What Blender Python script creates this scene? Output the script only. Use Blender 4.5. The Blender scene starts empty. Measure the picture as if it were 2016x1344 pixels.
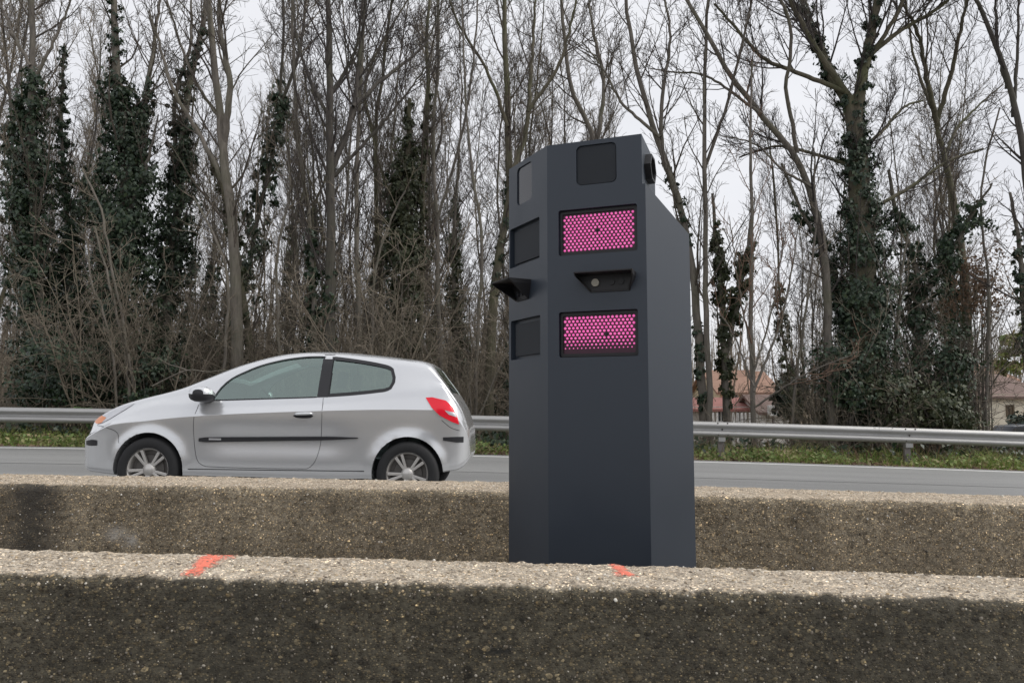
import bpy, bmesh, math
import numpy as np
from mathutils import Vector, Matrix

# ------------------------------------------------------------------ camera, sky, sun, exposure
SC = bpy.context.scene
COL = SC.collection
F = 1456.0                      # focal length in pixels of a 2016 px wide frame
TP = 128.0 / 1456.0             # the camera looks up a little
PITCH = math.atan(TP)
EYE = 0.97
cam = bpy.data.objects.new('camera', bpy.data.cameras.new('camera'))
COL.objects.link(cam)
cam.data.sensor_width = 36.0
cam.data.lens = 26.0
cam.data.clip_start = 0.05
cam.data.clip_end = 2000.0
cam.location = (0, 0, EYE)
cam.rotation_euler = (math.pi / 2 + PITCH, 0, 0)
SC.camera = cam

SUN_EL, SUN_AZ = math.radians(47), math.radians(92)   # azimuth from +Y, towards +X
world = bpy.data.worlds.new('World')
SC.world = world
world.use_nodes = True
wn = world.node_tree
wn.nodes.clear()
w_out = wn.nodes.new('ShaderNodeOutputWorld')
w_bg = wn.nodes.new('ShaderNodeBackground')
w_sky = wn.nodes.new('ShaderNodeTexSky')
w_sky.sky_type = 'NISHITA'
w_sky.sun_disc = False
w_sky.sun_elevation = SUN_EL
w_sky.sun_rotation = SUN_AZ
w_sky.dust_density = 4.0
w_tc = wn.nodes.new('ShaderNodeTexCoord')
w_map = wn.nodes.new('ShaderNodeMapping')
w_map.inputs['Scale'].default_value = (1.0, 1.0, 2.6)
w_no = wn.nodes.new('ShaderNodeTexNoise')
w_no.inputs['Scale'].default_value = 2.2
w_no.inputs['Detail'].default_value = 6.0
w_rmp = wn.nodes.new('ShaderNodeValToRGB')
w_rmp.color_ramp.elements[0].position = 0.3
w_rmp.color_ramp.elements[0].color = (5.85, 5.92, 6.22, 1)
w_rmp.color_ramp.elements[1].position = 0.72
w_rmp.color_ramp.elements[1].color = (6.85, 6.88, 7.1, 1)
w_mix = wn.nodes.new('ShaderNodeMix')
w_mix.data_type = 'RGBA'
w_mix.inputs['Factor'].default_value = 0.93          # closed cloud cover over the clear sky
wn.links.new(w_tc.outputs['Generated'], w_map.inputs['Vector'])
wn.links.new(w_map.outputs['Vector'], w_no.inputs['Vector'])
wn.links.new(w_no.outputs['Fac'], w_rmp.inputs['Fac'])
wn.links.new(w_sky.outputs['Color'], w_mix.inputs['A'])
wn.links.new(w_rmp.outputs['Color'], w_mix.inputs['B'])
wn.links.new(w_mix.outputs['Result'], w_bg.inputs['Color'])
w_bg.inputs['Strength'].default_value = 0.1
wn.links.new(w_bg.outputs['Background'], w_out.inputs['Surface'])

sun = bpy.data.objects.new('sun', bpy.data.lights.new('sun', 'SUN'))
COL.objects.link(sun)
sun.data.energy = 1.5
sun.data.angle = math.radians(50)
sun.data.color = (1.0, 0.97, 0.92)
sd = Vector((math.sin(SUN_AZ) * math.cos(SUN_EL), math.cos(SUN_AZ) * math.cos(SUN_EL), math.sin(SUN_EL)))
sun.rotation_euler = (-sd).to_track_quat('-Z', 'Y').to_euler()
sun.location = (30, 20, 40)

SC.view_settings.view_transform = 'Standard'
SC.view_settings.look = 'None'
SC.view_settings.gamma = 1.0
SC.view_settings.exposure = 0.50
SC.view_settings.use_curve_mapping = False
SC.cycles.max_bounces = 8
SC.cycles.transparent_max_bounces = 16

RNG = np.random.default_rng(7)


# ------------------------------------------------------------------ helpers
def at(px, py, D):
    """World point at depth D seen at pixel (px, py) of the 2016 x 1344 photograph."""
    u = (px - 1008.0) / F
    w = (672.0 - py) / F
    c, s = math.cos(PITCH), math.sin(PITCH)
    t = D / (c - s * w)
    return np.array([u * t, D, EYE + (s + c * w) * t])


def tag(o, label=None, cat=None, group=None, kind=None):
    if label: o['label'] = label
    if cat: o['category'] = cat
    if group: o['group'] = group
    if kind: o['kind'] = kind
    return o


def empty(name, loc=(0, 0, 0), label=None, cat=None, group=None, rz=0.0):
    o = bpy.data.objects.new(name, None)
    o.empty_display_size = 0.2
    COL.objects.link(o)
    o.location = loc
    o.rotation_euler = (0, 0, rz)
    return tag(o, label, cat, group)


def link(name, me, mat=None, parent=None):
    o = bpy.data.objects.new(name, me)
    COL.objects.link(o)
    if mat is not None:
        if isinstance(mat, (list, tuple)):
            for m in mat: me.materials.append(m)
        else:
            me.materials.append(mat)
    if parent is not None: o.parent = parent
    return o


def np_mesh(name, V, Fc, smooth=False):
    """mesh from an (n,3) array and one or several (m,k) index arrays"""
    V = np.asarray(V, dtype=np.float32)
    if not isinstance(Fc, (list, tuple)) or np.ndim(Fc[0]) == 1: Fc = [Fc]
    Fc = [np.asarray(f, dtype=np.int32) for f in Fc if len(f)]
    me = bpy.data.meshes.new(name)
    me.vertices.add(len(V))
    me.vertices.foreach_set('co', V.ravel())
    nl = sum(f.size for f in Fc)
    nf = sum(len(f) for f in Fc)
    me.loops.add(nl)
    me.loops.foreach_set('vertex_index', np.concatenate([f.ravel() for f in Fc]))
    me.polygons.add(nf)
    tot = np.concatenate([np.full(len(f), f.shape[1], dtype=np.int32) for f in Fc])
    st = np.concatenate([[0], np.cumsum(tot)[:-1]]).astype(np.int32)
    me.polygons.foreach_set('loop_start', st)
    me.polygons.foreach_set('loop_total', tot)
    if smooth: me.polygons.foreach_set('use_smooth', np.ones(nf, dtype=bool))
    me.update(calc_edges=True)
    me.validate()
    return me


class MB:
    """collects simple shapes into one mesh"""
    def __init__(self):
        self.v, self.f = [], []

    def add(self, V, Fs):
        o = len(self.v)
        self.v += [tuple(map(float, p)) for p in V]
        self.f += [tuple(i + o for i in f) for f in Fs]
        return self

    def box(self, c, s, M=None):
        x, y, z = [k / 2 for k in s]
        P = [(-x, -y, -z), (x, -y, -z), (x, y, -z), (-x, y, -z), (-x, -y, z), (x, -y, z), (x, y, z), (-x, y, z)]
        if M is not None: P = [tuple(M @ Vector(p)) for p in P]
        P = [(p[0] + c[0], p[1] + c[1], p[2] + c[2]) for p in P]
        return self.add(P, [(0, 3, 2, 1), (4, 5, 6, 7), (0, 1, 5, 4), (1, 2, 6, 5), (2, 3, 7, 6), (3, 0, 4, 7)])

    def prism(self, poly, z0, z1):
        n = len(poly)
        P = [(x, y, z0) for x, y in poly] + [(x, y, z1) for x, y in poly]
        Fs = [tuple(range(n - 1, -1, -1)), tuple(range(n, 2 * n))]
        Fs += [(i, (i + 1) % n, n + (i + 1) % n, n + i) for i in range(n)]
        return self.add(P, Fs)

    def loft(self, A, B):
        """closed solid between two loops of equal length"""
        n = len(A)
        Fs = [tuple(range(n - 1, -1, -1)), tuple(range(n, 2 * n))]
        Fs += [(i, (i + 1) % n, n + (i + 1) % n, n + i) for i in range(n)]
        return self.add(list(A) + list(B), Fs)

    def tube(self, pts, r, n=8, cap=True):
        pts = [Vector(p) for p in pts]
        rr = r if isinstance(r, (list, tuple)) else [r] * len(pts)
        rings = []
        for i, p in enumerate(pts):
            t = (pts[min(i + 1, len(pts) - 1)] - pts[max(i - 1, 0)]).normalized()
            a = t.orthogonal().normalized() if i == 0 else (a - t * a.dot(t)).normalized()
            b = t.cross(a)
            rings.append([p + (a * math.cos(2 * math.pi * k / n) + b * math.sin(2 * math.pi * k / n)) * rr[i] for k in range(n)])
        V = [q for ring in rings for q in ring]
        Fs = []
        for i in range(len(pts) - 1):
            for k in range(n):
                Fs.append((i * n + k, i * n + (k + 1) % n, (i + 1) * n + (k + 1) % n, (i + 1) * n + k))
        if cap:
            Fs.append(tuple(range(n - 1, -1, -1)))
            Fs.append(tuple((len(pts) - 1) * n + k for k in range(n)))
        return self.add(V, Fs)

    def lathe(self, prof, n=32, axis='y', c=(0, 0, 0), closed=False):
        """prof: (radius, offset along the axis)"""
        m = len(prof)
        V = []
        for k in range(n):
            a = 2 * math.pi * k / n
            for r, h in prof:
                p = (r * math.cos(a), h, r * math.sin(a)) if axis == 'y' else (r * math.cos(a), r * math.sin(a), h)
                V.append((p[0] + c[0], p[1] + c[1], p[2] + c[2]))
        Fs = []
        for k in range(n):
            k2 = (k + 1) % n
            for j in range(m if closed else m - 1):
                j2 = (j + 1) % m
                Fs.append((k * m + j, k * m + j2, k2 * m + j2, k2 * m + j))
        return self.add(V, Fs)

    def mesh(self, name, smooth=False, fix=True):
        me = bpy.data.meshes.new(name)
        me.from_pydata(self.v, [], self.f)
        if fix:
            bm = bmesh.new(); bm.from_mesh(me)
            bmesh.ops.recalc_face_normals(bm, faces=bm.faces)
            bm.to_mesh(me); bm.free()
        if smooth:
            for p in me.polygons: p.use_smooth = True
        me.update()
        return me

    def build(self, name, mat, parent=None, smooth=False, bevel=0, seg=2, auto=None):
        me = self.mesh(name, smooth)
        if bevel: me = bevelled(me, bevel, seg)
        if auto is not None: smooth_by_angle(me, auto)
        return link(name, me, mat, parent)


def smooth_by_angle(me, deg=35):
    bm = bmesh.new(); bm.from_mesh(me)
    lim = math.radians(deg)
    for f in bm.faces: f.smooth = True
    for e in bm.edges:
        e.smooth = not (len(e.link_faces) == 2 and e.calc_face_angle(0) > lim)
    bm.to_mesh(me); bm.free()


def apply_mods(me, mods):
    """mods: list of (type, dict); evaluates them on a throw-away object"""
    o = bpy.data.objects.new('tmp', me)
    COL.objects.link(o)
    for ty, kw in mods:
        m = o.modifiers.new(ty, ty)
        for k, v in kw.items(): setattr(m, k, v)
    bpy.context.view_layer.update()
    dg = bpy.context.evaluated_depsgraph_get()
    r = bpy.data.meshes.new_from_object(o.evaluated_get(dg))
    bpy.data.objects.remove(o)
    return r


def bevelled(me, w, seg=2, ang=35):
    return apply_mods(me, [('BEVEL', dict(width=w, segments=seg, limit_method='ANGLE', angle_limit=math.radians(ang)))])


def boolean(me, cutters, op='DIFFERENCE'):
    tmp, mods = [], []
    for c in cutters:
        o = bpy.data.objects.new('cut', c); COL.objects.link(o); tmp.append(o)
        mods.append(('BOOLEAN', dict(object=o, operation=op, solver='EXACT')))
    r = apply_mods(me, mods)
    for o in tmp: bpy.data.objects.remove(o)
    return r


def copy_tree(o, parent=None):
    c = o.copy(); COL.objects.link(c)
    if parent is not None: c.parent = parent
    for ch in o.children: copy_tree(ch, c)
    return c


def catmull(P, n):
    """resample a polyline smoothly, n points, by arc length"""
    P = np.asarray(P, float)
    if len(P) == 2:
        t = np.linspace(0, 1, n)[:, None]
        return P[0] * (1 - t) + P[1] * t
    Q = np.vstack([2 * P[0] - P[1], P, 2 * P[-1] - P[-2]])
    out = []
    for i in range(1, len(Q) - 2):
        for t in np.linspace(0, 1, 12, endpoint=False):
            a, b, c, d = Q[i - 1], Q[i], Q[i + 1], Q[i + 2]
            out.append(.5 * (2 * b + (c - a) * t + (2 * a - 5 * b + 4 * c - d) * t * t + (3 * b - a - 3 * c + d) * t ** 3))
    out.append(P[-1])
    out = np.array(out)
    s = np.concatenate([[0], np.cumsum(np.linalg.norm(np.diff(out, axis=0), axis=1))])
    q = np.linspace(0, s[-1], n)
    return np.stack([np.interp(q, s, out[:, k]) for k in range(out.shape[1])], 1)


def _h(ix, iy, seed):
    n = (ix.astype(np.int64) * 374761393 + iy.astype(np.int64) * 668265263 + seed * 2147483647) & 0xffffffff
    n = ((n ^ (n >> 13)) * 1274126177) & 0xffffffff
    n = n ^ (n >> 16)
    return (n & 0xffff) / 65535.0


def vnoise(x, y, seed=0):
    ix, iy = np.floor(x), np.floor(y)
    fx, fy = x - ix, y - iy
    fx, fy = fx * fx * (3 - 2 * fx), fy * fy * (3 - 2 * fy)
    a, b = _h(ix, iy, seed), _h(ix + 1, iy, seed)
    c, d = _h(ix, iy + 1, seed), _h(ix + 1, iy + 1, seed)
    return (a * (1 - fx) + b * fx) * (1 - fy) + (c * (1 - fx) + d * fx) * fy


# ------------------------------------------------------------------ materials
class NT:
    def __init__(self, name):
        self.m = bpy.data.materials.new(name)
        self.m.use_nodes = True
        self.t = self.m.node_tree
        self.t.nodes.clear()
        self.out = self.n('ShaderNodeOutputMaterial')
        self.b = self.n('ShaderNodeBsdfPrincipled')
        self.l(self.b.outputs[0], self.out.inputs[0])

    def n(self, ty, **kw):
        nd = self.t.nodes.new(ty)
        for k, v in kw.items(): setattr(nd, k, v)
        return nd

    def l(self, a, b): self.t.links.new(a, b)

    def set(self, **kw):
        for k, v in kw.items():
            k = k.replace('_', ' ')
            self.b.inputs[k].default_value = v
        return self

    def coord(self, scale=(1, 1, 1), kind='Object'):
        tc = self.n('ShaderNodeTexCoord')
        mp = self.n('ShaderNodeMapping')
        mp.inputs['Scale'].default_value = scale
        self.l(tc.outputs[kind], mp.inputs['Vector'])
        return mp.outputs['Vector']

    def noise(self, scale, detail=4, rough=.55, vec=None):
        nd = self.n('ShaderNodeTexNoise')
        nd.inputs['Scale'].default_value = scale
        nd.inputs['Detail'].default_value = detail
        nd.inputs['Roughness'].default_value = rough
        self.l(vec if vec is not None else self.coord(), nd.inputs['Vector'])
        return nd.outputs['Fac']

    def voro(self, scale, vec=None, feature='F1'):
        nd = self.n('ShaderNodeTexVoronoi', feature=feature)
        nd.inputs['Scale'].default_value = scale
        self.l(vec if vec is not None else self.coord(), nd.inputs['Vector'])
        return nd

    def ramp(self, fac, stops, interp='LINEAR'):
        nd = self.n('ShaderNodeValToRGB')
        cr = nd.color_ramp
        cr.interpolation = interp
        while len(cr.elements) < len(stops): cr.elements.new(0.5)
        for e, (p, c) in zip(cr.elements, stops):
            e.position = p
            e.color = (c, c, c, 1) if isinstance(c, (int, float)) else (*c, 1)
        self.l(fac, nd.inputs['Fac'])
        return nd.outputs['Color']

    def mix(self, fac, a, b, mode='MIX'):
        nd = self.n('ShaderNodeMix', data_type='RGBA', blend_type=mode)
        for key, v in (('Factor', fac), ('A', a), ('B', b)):
            s = nd.inputs[key]
            if isinstance(v, (int, float)): s.default_value = v if key == 'Factor' else (v, v, v, 1)
            elif isinstance(v, tuple): s.default_value = (*v, 1)
            else: self.l(v, s)
        return nd.outputs['Result']

    def math(self, op, a, b=None, c=None, clamp=False):
        nd = self.n('ShaderNodeMath', operation=op, use_clamp=clamp)
        for i, v in enumerate((a, b, c)):
            if v is None: continue
            if isinstance(v, (int, float)): nd.inputs[i].default_value = v
            else: self.l(v, nd.inputs[i])
        return nd.outputs[0]

    def sep(self, vec=None):
        nd = self.n('ShaderNodeSeparateXYZ')
        self.l(vec if vec is not None else self.coord(), nd.inputs[0])
        return nd.outputs

    def color(self, c): self.l(c, self.b.inputs['Base Color']); return self

    def bump(self, h, strength=.3, dist=.01):
        nd = self.n('ShaderNodeBump')
        nd.inputs['Strength'].default_value = strength
        nd.inputs['Distance'].default_value = dist
        self.l(h, nd.inputs['Height'])
        self.l(nd.outputs[0], self.b.inputs['Normal'])
        return self

    def island(self):
        return self.n('ShaderNodeNewGeometry').outputs['Random Per Island']

    def objrand(self):
        return self.n('ShaderNodeObjectInfo').outputs['Random']


def plain(name, c, rough=.6, metal=0.0, var=.15, scale=12, bump=0.0, **kw):
    t = NT(name)
    nz = t.noise(scale, 5)
    t.color(t.mix(nz, tuple(k * (1 - var) for k in c), tuple(min(1, k * (1 + var)) for k in c)))
    t.set(Roughness=rough, Metallic=metal, **kw)
    if bump: t.bump(nz, bump, .01)
    return t.m


def concrete(name, face_a, face_b, top_a, top_b, ztop_attr, stains=None):
    """exposed aggregate concrete: pebbles in a matrix; the face has gone dark with lichen, the top is worn pale"""
    t = NT(name)
    vec = t.coord((1, 1, 1))
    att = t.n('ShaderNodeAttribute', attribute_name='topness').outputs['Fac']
    n1 = t.noise(2.2, 6, .6, vec)
    n2 = t.noise(14, 6, .65, vec)
    n3 = t.noise(70, 4, .6, vec)
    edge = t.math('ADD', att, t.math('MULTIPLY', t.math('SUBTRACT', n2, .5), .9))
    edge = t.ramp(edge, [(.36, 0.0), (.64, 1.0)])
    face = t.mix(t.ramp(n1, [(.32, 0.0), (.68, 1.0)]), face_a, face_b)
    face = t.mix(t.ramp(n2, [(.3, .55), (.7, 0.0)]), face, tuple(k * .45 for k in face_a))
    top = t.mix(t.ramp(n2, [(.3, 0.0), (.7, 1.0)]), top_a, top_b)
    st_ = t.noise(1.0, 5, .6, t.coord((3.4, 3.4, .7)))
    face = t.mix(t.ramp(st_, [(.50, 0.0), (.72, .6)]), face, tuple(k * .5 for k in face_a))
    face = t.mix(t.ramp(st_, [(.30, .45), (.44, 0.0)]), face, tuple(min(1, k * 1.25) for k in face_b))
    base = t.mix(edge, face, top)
    base = t.mix(t.ramp(n3, [(.3, .5), (.55, 0.0)]), base, t.mix(edge, tuple(k * .4 for k in face_a), tuple(k * .55 for k in top_a)))
    # pebbles of three sizes in the matrix
    hgt = None
    gvec = t.coord((.72, 1, 1))
    for sc, rad, part in ((60, .42, .20), (112, .46, .58), (215, .50, .75)):
        v = t.voro(sc, gvec)
        s = t.n('ShaderNodeSeparateColor'); t.l(v.outputs['Color'], s.inputs[0])
        m = t.ramp(t.math('DIVIDE', v.outputs['Distance'], t.math('MULTIPLY_ADD', s.outputs[1], .25, rad - .12)), [(.82, 1.0), (1.0, 0.0)])
        pick = t.math('MULTIPLY', m, t.math('LESS_THAN', s.outputs[0], part))
        tone = t.ramp(s.outputs[2], [(0.0, (.42, .40, .38)), (.3, (.72, .70, .68)), (.55, (1.05, 1.0, .93)), (.75, (1.5, 1.38, 1.2)), (.90, (2.0, 1.86, 1.6)), (1.0, (3.7, 3.45, 3.05))])
        colp = t.mix(1.0, base, tone, 'MULTIPLY')
        colp = t.mix(t.math('MULTIPLY', edge, .35), colp, t.ramp(s.outputs[2], [(0.0, (.12, .10, .08)), (.3, (.28, .23, .17)), (.55, (.42, .34, .24)), (.8, (.52, .47, .40)), (1.0, (.76, .73, .68))]))
        rim = t.mix(.38, base, 0.0)
        base = t.mix(t.math('MULTIPLY', t.math('LESS_THAN', s.outputs[0], part), .55), base, rim)
        base = t.mix(pick, base, colp)
        hh = t.math('MULTIPLY', pick, t.math('SUBTRACT', 1.0, v.outputs['Distance']))
        hgt = hh if hgt is None else t.math('ADD', hgt, t.math('MULTIPLY', hh, .6))
    if stains:
        xyz = t.sep(vec)
        for (x0, w, c, amt, z0, hz) in stains:
            g = t.math('DIVIDE', t.math('SUBTRACT', xyz[0], x0), w)
            g = t.math('ADD', g, t.math('MULTIPLY', t.math('SUBTRACT', n2, .5), 1.6))
            g = t.math('EXPONENT', t.math('MULTIPLY', t.math('MULTIPLY', g, g), -1.0))
            if hz:
                q = t.math('DIVIDE', t.math('SUBTRACT', xyz[2], z0), hz)
                q = t.math('ADD', q, t.math('MULTIPLY', t.math('SUBTRACT', n3, .5), 2.0))
                g = t.math('MULTIPLY', g, t.math('EXPONENT', t.math('MULTIPLY', t.math('MULTIPLY', q, q), -1.0)))
            g = t.math('MULTIPLY', g, t.math('MULTIPLY', t.math('SUBTRACT', 1.0, edge), amt))
            base = t.mix(g, base, c)
    t.color(base)
    t.set(Roughness=.92)
    t.bump(t.math('ADD', hgt, t.math('MULTIPLY', n3, .8)), .7, .006)
    return t.m


M = {}
t = NT('asphalt')
vec = t.coord()
nb = t.noise(1.0, 5, .6, t.coord((.05, .55, 1)))
nf = t.noise(110, 4, .7, vec)
vo = t.voro(230, vec)
sc_ = t.n('ShaderNodeSeparateColor'); t.l(vo.outputs['Color'], sc_.inputs[0])
c = t.mix(t.ramp(nb, [(.35, 0.0), (.65, 1.0)]), (.17, .173, .172), (.285, .288, .284))
c = t.mix(t.math('MULTIPLY', t.math('GREATER_THAN', sc_.outputs[0], .6), .35), c, (.33, .32, .30))
c = t.mix(t.ramp(nf, [(.3, .5), (.6, 0.0)]), c, (.09, .09, .09))
t.color(c); t.set(Roughness=.62); t.bump(nf, .5, .004)
M['asphalt'] = t.m

t = NT('road_paint')
nz = t.noise(30, 5, .6)
t.color(t.mix(t.ramp(nz, [(.3, .35), (.5, 0.0)]), (.82, .82, .80), (.5, .5, .49)))
t.set(Roughness=.6)
M['road_paint'] = t.m

t = NT('leaf_litter')
n1 = t.noise(.35, 5, .6); n2 = t.noise(9, 6, .7)
c = t.mix(t.ramp(n2, [(.3, 0.0), (.7, 1.0)]), (.10, .076, .052), (.27, .21, .145))
c = t.mix(t.ramp(n1, [(.48, 0.0), (.66, .5)]), c, (.07, .085, .035))
t.color(c); t.set(Roughness=.95); t.bump(n2, .8, .05)
M['litter'] = t.m

t = NT('gravel')
vo = t.voro(55)
t.color(t.mix(t.noise(6, 4), (.16, .14, .12), (.28, .25, .21))); t.set(Roughness=.95)
t.bump(vo.outputs['Distance'], .8, .01)
M['gravel'] = t.m


def bark(name, a, b, moss=(.10, .115, .045), mossy=.35):
    t = NT(name)
    vec = t.coord((6, 6, 1.0))
    n = t.noise(2.2, 6, .65, vec)
    n2 = t.noise(.9, 4, .6)
    c = t.mix(t.ramp(n, [(.3, 0.0), (.7, 1.0)]), a, b)
    c = t.mix(t.math('MULTIPLY', t.ramp(n2, [(.45, 0.0), (.7, 1.0)]), mossy), c, moss)
    t.color(c); t.set(Roughness=.93); t.bump(n, .7, .03)
    return t.m


M['bark'] = bark('bark_grey_brown', (.086, .076, .066), (.205, .182, .156))
M['bark_dark'] = bark('bark_dark', (.040, .036, .033), (.105, .092, .080), mossy=.25)
M['bark_pale'] = bark('bark_pale', (.105, .093, .079), (.235, .208, .178))
M['bark_moss'] = bark('bark_mossy', (.06, .054, .038), (.15, .132, .094), mossy=.6)
M['twig'] = bark('twig_brown', (.055, .045, .038), (.125, .102, .084), mossy=.2)
M['twig_dark'] = bark('twig_dark', (.032, .027, .026), (.072, .060, .056), mossy=.1)
M['twig_red'] = bark('twig_russet', (.13, .080, .055), (.25, .165, .12), mossy=.0)
M['brush'] = bark('brush_brown', (.125, .104, .080), (.27, .227, .175), mossy=.2)


def leafmat(name, cols, rough=.5, trans=.25):
    t = NT(name)
    r = t.island()
    n = t.noise(1.3, 3)
    k = len(cols) - 1
    c = t.ramp(r, [(i / k, col) for i, col in enumerate(cols)])
    c = t.mix(t.ramp(n, [(.35, .45), (.65, 0.0)]), c, tuple(v * .55 for v in cols[0]))
    t.color(c); t.set(Roughness=rough)
    if trans:
        tr = t.n('ShaderNodeBsdfTranslucent'); t.l(c, tr.inputs['Color'])
        mx = t.n('ShaderNodeMixShader'); mx.inputs[0].default_value = trans
        t.l(t.b.outputs[0], mx.inputs[1]); t.l(tr.outputs[0], mx.inputs[2]); t.l(mx.outputs[0], t.out.inputs[0])
    return t.m


M['ivy'] = leafmat('ivy_leaves', [(.022, .040, .024), (.034, .062, .034), (.046, .080, .042), (.085, .115, .058)], .42, .15)
M['ivy_olive'] = leafmat('ivy_olive', [(.035, .048, .022), (.055, .072, .032), (.085, .098, .045), (.11, .115, .06)], .5, .2)
M['grass'] = leafmat('verge_grass', [(.15, .23, .05), (.23, .35, .07), (.33, .42, .10), (.44, .42, .17), (.45, .37, .20)], .7, .3)
M['weeds'] = leafmat('verge_weeds', [(.12, .19, .05), (.20, .29, .08), (.31, .37, .12), (.40, .36, .18), (.32, .24, .14)], .6, .3)
M['fern'] = leafmat('fern', [(.06, .12, .03), (.10, .19, .045), (.13, .22, .06)], .6, .3)
M['deadleaf'] = leafmat('dead_leaves', [(.13, .085, .055), (.20, .135, .09), (.28, .19, .13)], .8, .3)
M['conifer'] = leafmat('conifer', [(.018, .032, .022), (.03, .05, .032), (.045, .065, .04)], .6, .1)

t = NT('galvanised_steel')
nz = t.noise(3.0, 6, .65, t.coord((.6, 6, 6)))
nd = t.noise(26, 5, .7)
c = t.mix(nz, (.30, .30, .295), (.50, .495, .485))
c = t.mix(t.ramp(nd, [(.55, 0.0), (.78, .45)]), c, (.26, .23, .19))
t.color(c); t.set(Metallic=.55, Roughness=.48)
M['steel'] = t.m
M['post'] = plain('weathered_post', (.22, .20, .19), .8, .15, .3, 9)
M['bolt'] = plain('bolt_rust', (.07, .06, .055), .7, .3)

# speed camera paint: fine powder-coat
t = NT('anthracite_powder_coat')
nz = t.noise(420, 2)
n2 = t.noise(2.5, 5, .6)
c = t.mix(n2, (.024, .033, .047), (.032, .042, .058))
t.color(c); t.set(Roughness=.42); t.b.inputs['Specular IOR Level'].default_value = .5
t.l(t.ramp(n2, [(.3, .38), (.7, .50)]), t.b.inputs['Roughness'])
t.bump(nz, .06, .001)
M['anthracite'] = t.m
M['panel_dark'] = plain('panel_dark', (.016, .020, .026), .75, 0, .2, 6)
M['black'] = plain('black_plastic', (.009, .009, .011), .5, 0, .3, 20)
M['led_back'] = plain('led_board', (.045, .006, .022), .4, 0, .2, 60)
M['lens'] = plain('camera_lens', (.30, .28, .22), .12, 0, .1, 8)
M['smoked'] = plain('smoked_glass', (.035, .036, .042), .08, 0, .3, 10)
t = NT('led_pink')
t.color(t.mix(t.island(), (.62, .12, .36), (.80, .26, .52))); t.set(Roughness=.25)
t.b.inputs['Emission Color'].default_value = (.90, .12, .45, 1)
t.b.inputs['Emission Strength'].default_value = .42
M['led'] = t.m

t = NT('orange_spray_paint')
nz = t.noise(60, 5, .6)
nz2 = t.noise(420, 3, .6)
t.color(t.mix(nz, (.82, .16, .10), (.93, .29, .20))); t.set(Roughness=.85)
den = t.n('ShaderNodeAttribute', attribute_name='spray_amount').outputs['Fac']
den = t.math('ADD', den, t.math('MULTIPLY', t.math('SUBTRACT', nz2, .5), 1.5))
t.l(t.ramp(den, [(.05, 0.0), (.75, .82)]), t.b.inputs['Alpha'])
M['spray'] = t.m

t = NT('silver_car_paint')
nz = t.noise(900, 2)
t.color(t.mix(nz, (.66, .67, .685), (.74, .75, .765)))
t.set(Metallic=.62, Roughness=.21); t.b.inputs['Coat Weight'].default_value = .7; t.b.inputs['Coat Roughness'].default_value = .06
M['silver'] = t.m
M['trim'] = plain('black_trim', (.016, .016, .019), .45, 0, .2, 30)
M['rubber'] = plain('tyre_rubber', (.018, .018, .019), .8, 0, .25, 30)
M['alloy'] = plain('alloy_wheel', (.58, .56, .535), .38, .6, .1, 10)
M['disc'] = plain('brake_disc_metal', (.12, .112, .105), .6, .3, .2, 10)  # dull dark metal of the brake disc behind the spokes
M['cabin'] = plain('cabin_fabric', (.045, .047, .052), .85, 0, .2, 40)
M['seat'] = plain('seat_fabric', (.075, .078, .085), .9, 0, .25, 60)
M['red_lens'] = plain('red_lens', (.88, .018, .04), .12, 0, .1, 20)
M['clear_lens'] = plain('clear_lens', (.62, .63, .66), .25, .2, .15, 25)
M['amber'] = plain('amber_lens', (.85, .32, .14), .2, 0, .1, 20)
M['gap'] = plain('shut_gap', (.02, .02, .022), .8)
M['badge'] = plain('badge_metal', (.6, .6, .62), .3, .6)

t = NT('car_glass')
t.t.nodes.remove(t.b)
tr = t.n('ShaderNodeBsdfTransparent'); tr.inputs[0].default_value = (.60, .74, .69, 1)
gl = t.n('ShaderNodeBsdfGlossy'); gl.inputs['Roughness'].default_value = .02; gl.inputs['Color'].default_value = (.84, 1.0, .94, 1)
fr = t.n('ShaderNodeFresnel'); fr.inputs[0].default_value = 1.9
mx = t.n('ShaderNodeMixShader')
t.l(t.math('ADD', t.math('MULTIPLY', fr.outputs[0], 1.1), .15), mx.inputs[0])
t.l(tr.outputs[0], mx.inputs[1]); t.l(gl.outputs[0], mx.inputs[2]); t.l(mx.outputs[0], t.out.inputs[0])
M['glass'] = t.m

M['render_cream'] = plain('render_cream', (.86, .80, .66), .9, 0, .12, 2)
M['render_white'] = plain('render_white', (.82, .81, .78), .9, 0, .1, 2)
M['render_ochre'] = plain('render_ochre', (.68, .58, .40), .9, 0, .15, 2)
M['render_grey'] = plain('render_grey', (.56, .53, .49), .9, 0, .15, 2)
M['win_dark'] = plain('window_glass', (.05, .055, .06), .15)
M['white_wood'] = plain('white_frames', (.75, .75, .74), .6)
M['brown_wood'] = plain('brown_shutter', (.16, .12, .08), .7)


def tiles(name, a, b):
    t = NT(name)
    n = t.noise(2.5, 5)
    w = t.n('ShaderNodeTexWave'); w.inputs['Scale'].default_value = 3.2; w.inputs['Distortion'].default_value = 1.0
    t.l(t.coord(), w.inputs['Vector'])
    t.color(t.mix(n, a, b)); t.set(Roughness=.9); t.bump(w.outputs['Fac'], .6, .05)
    return t.m


M['tile_red'] = tiles('roof_tile_terracotta', (.27, .155, .115), (.40, .25, .18))
M['tile_brown'] = tiles('roof_tile_brown', (.16, .11, .095), (.26, .185, .16))
M['awning'] = plain('red_awning', (.34, .15, .13), .8)


# ------------------------------------------------------------------ ground
def zr(X):
    """the road falls to the right over a gentle crest"""
    c = np.clip(np.asarray(X, float), -18, 18)
    return -.024 * c - .0006 * c * c


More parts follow.
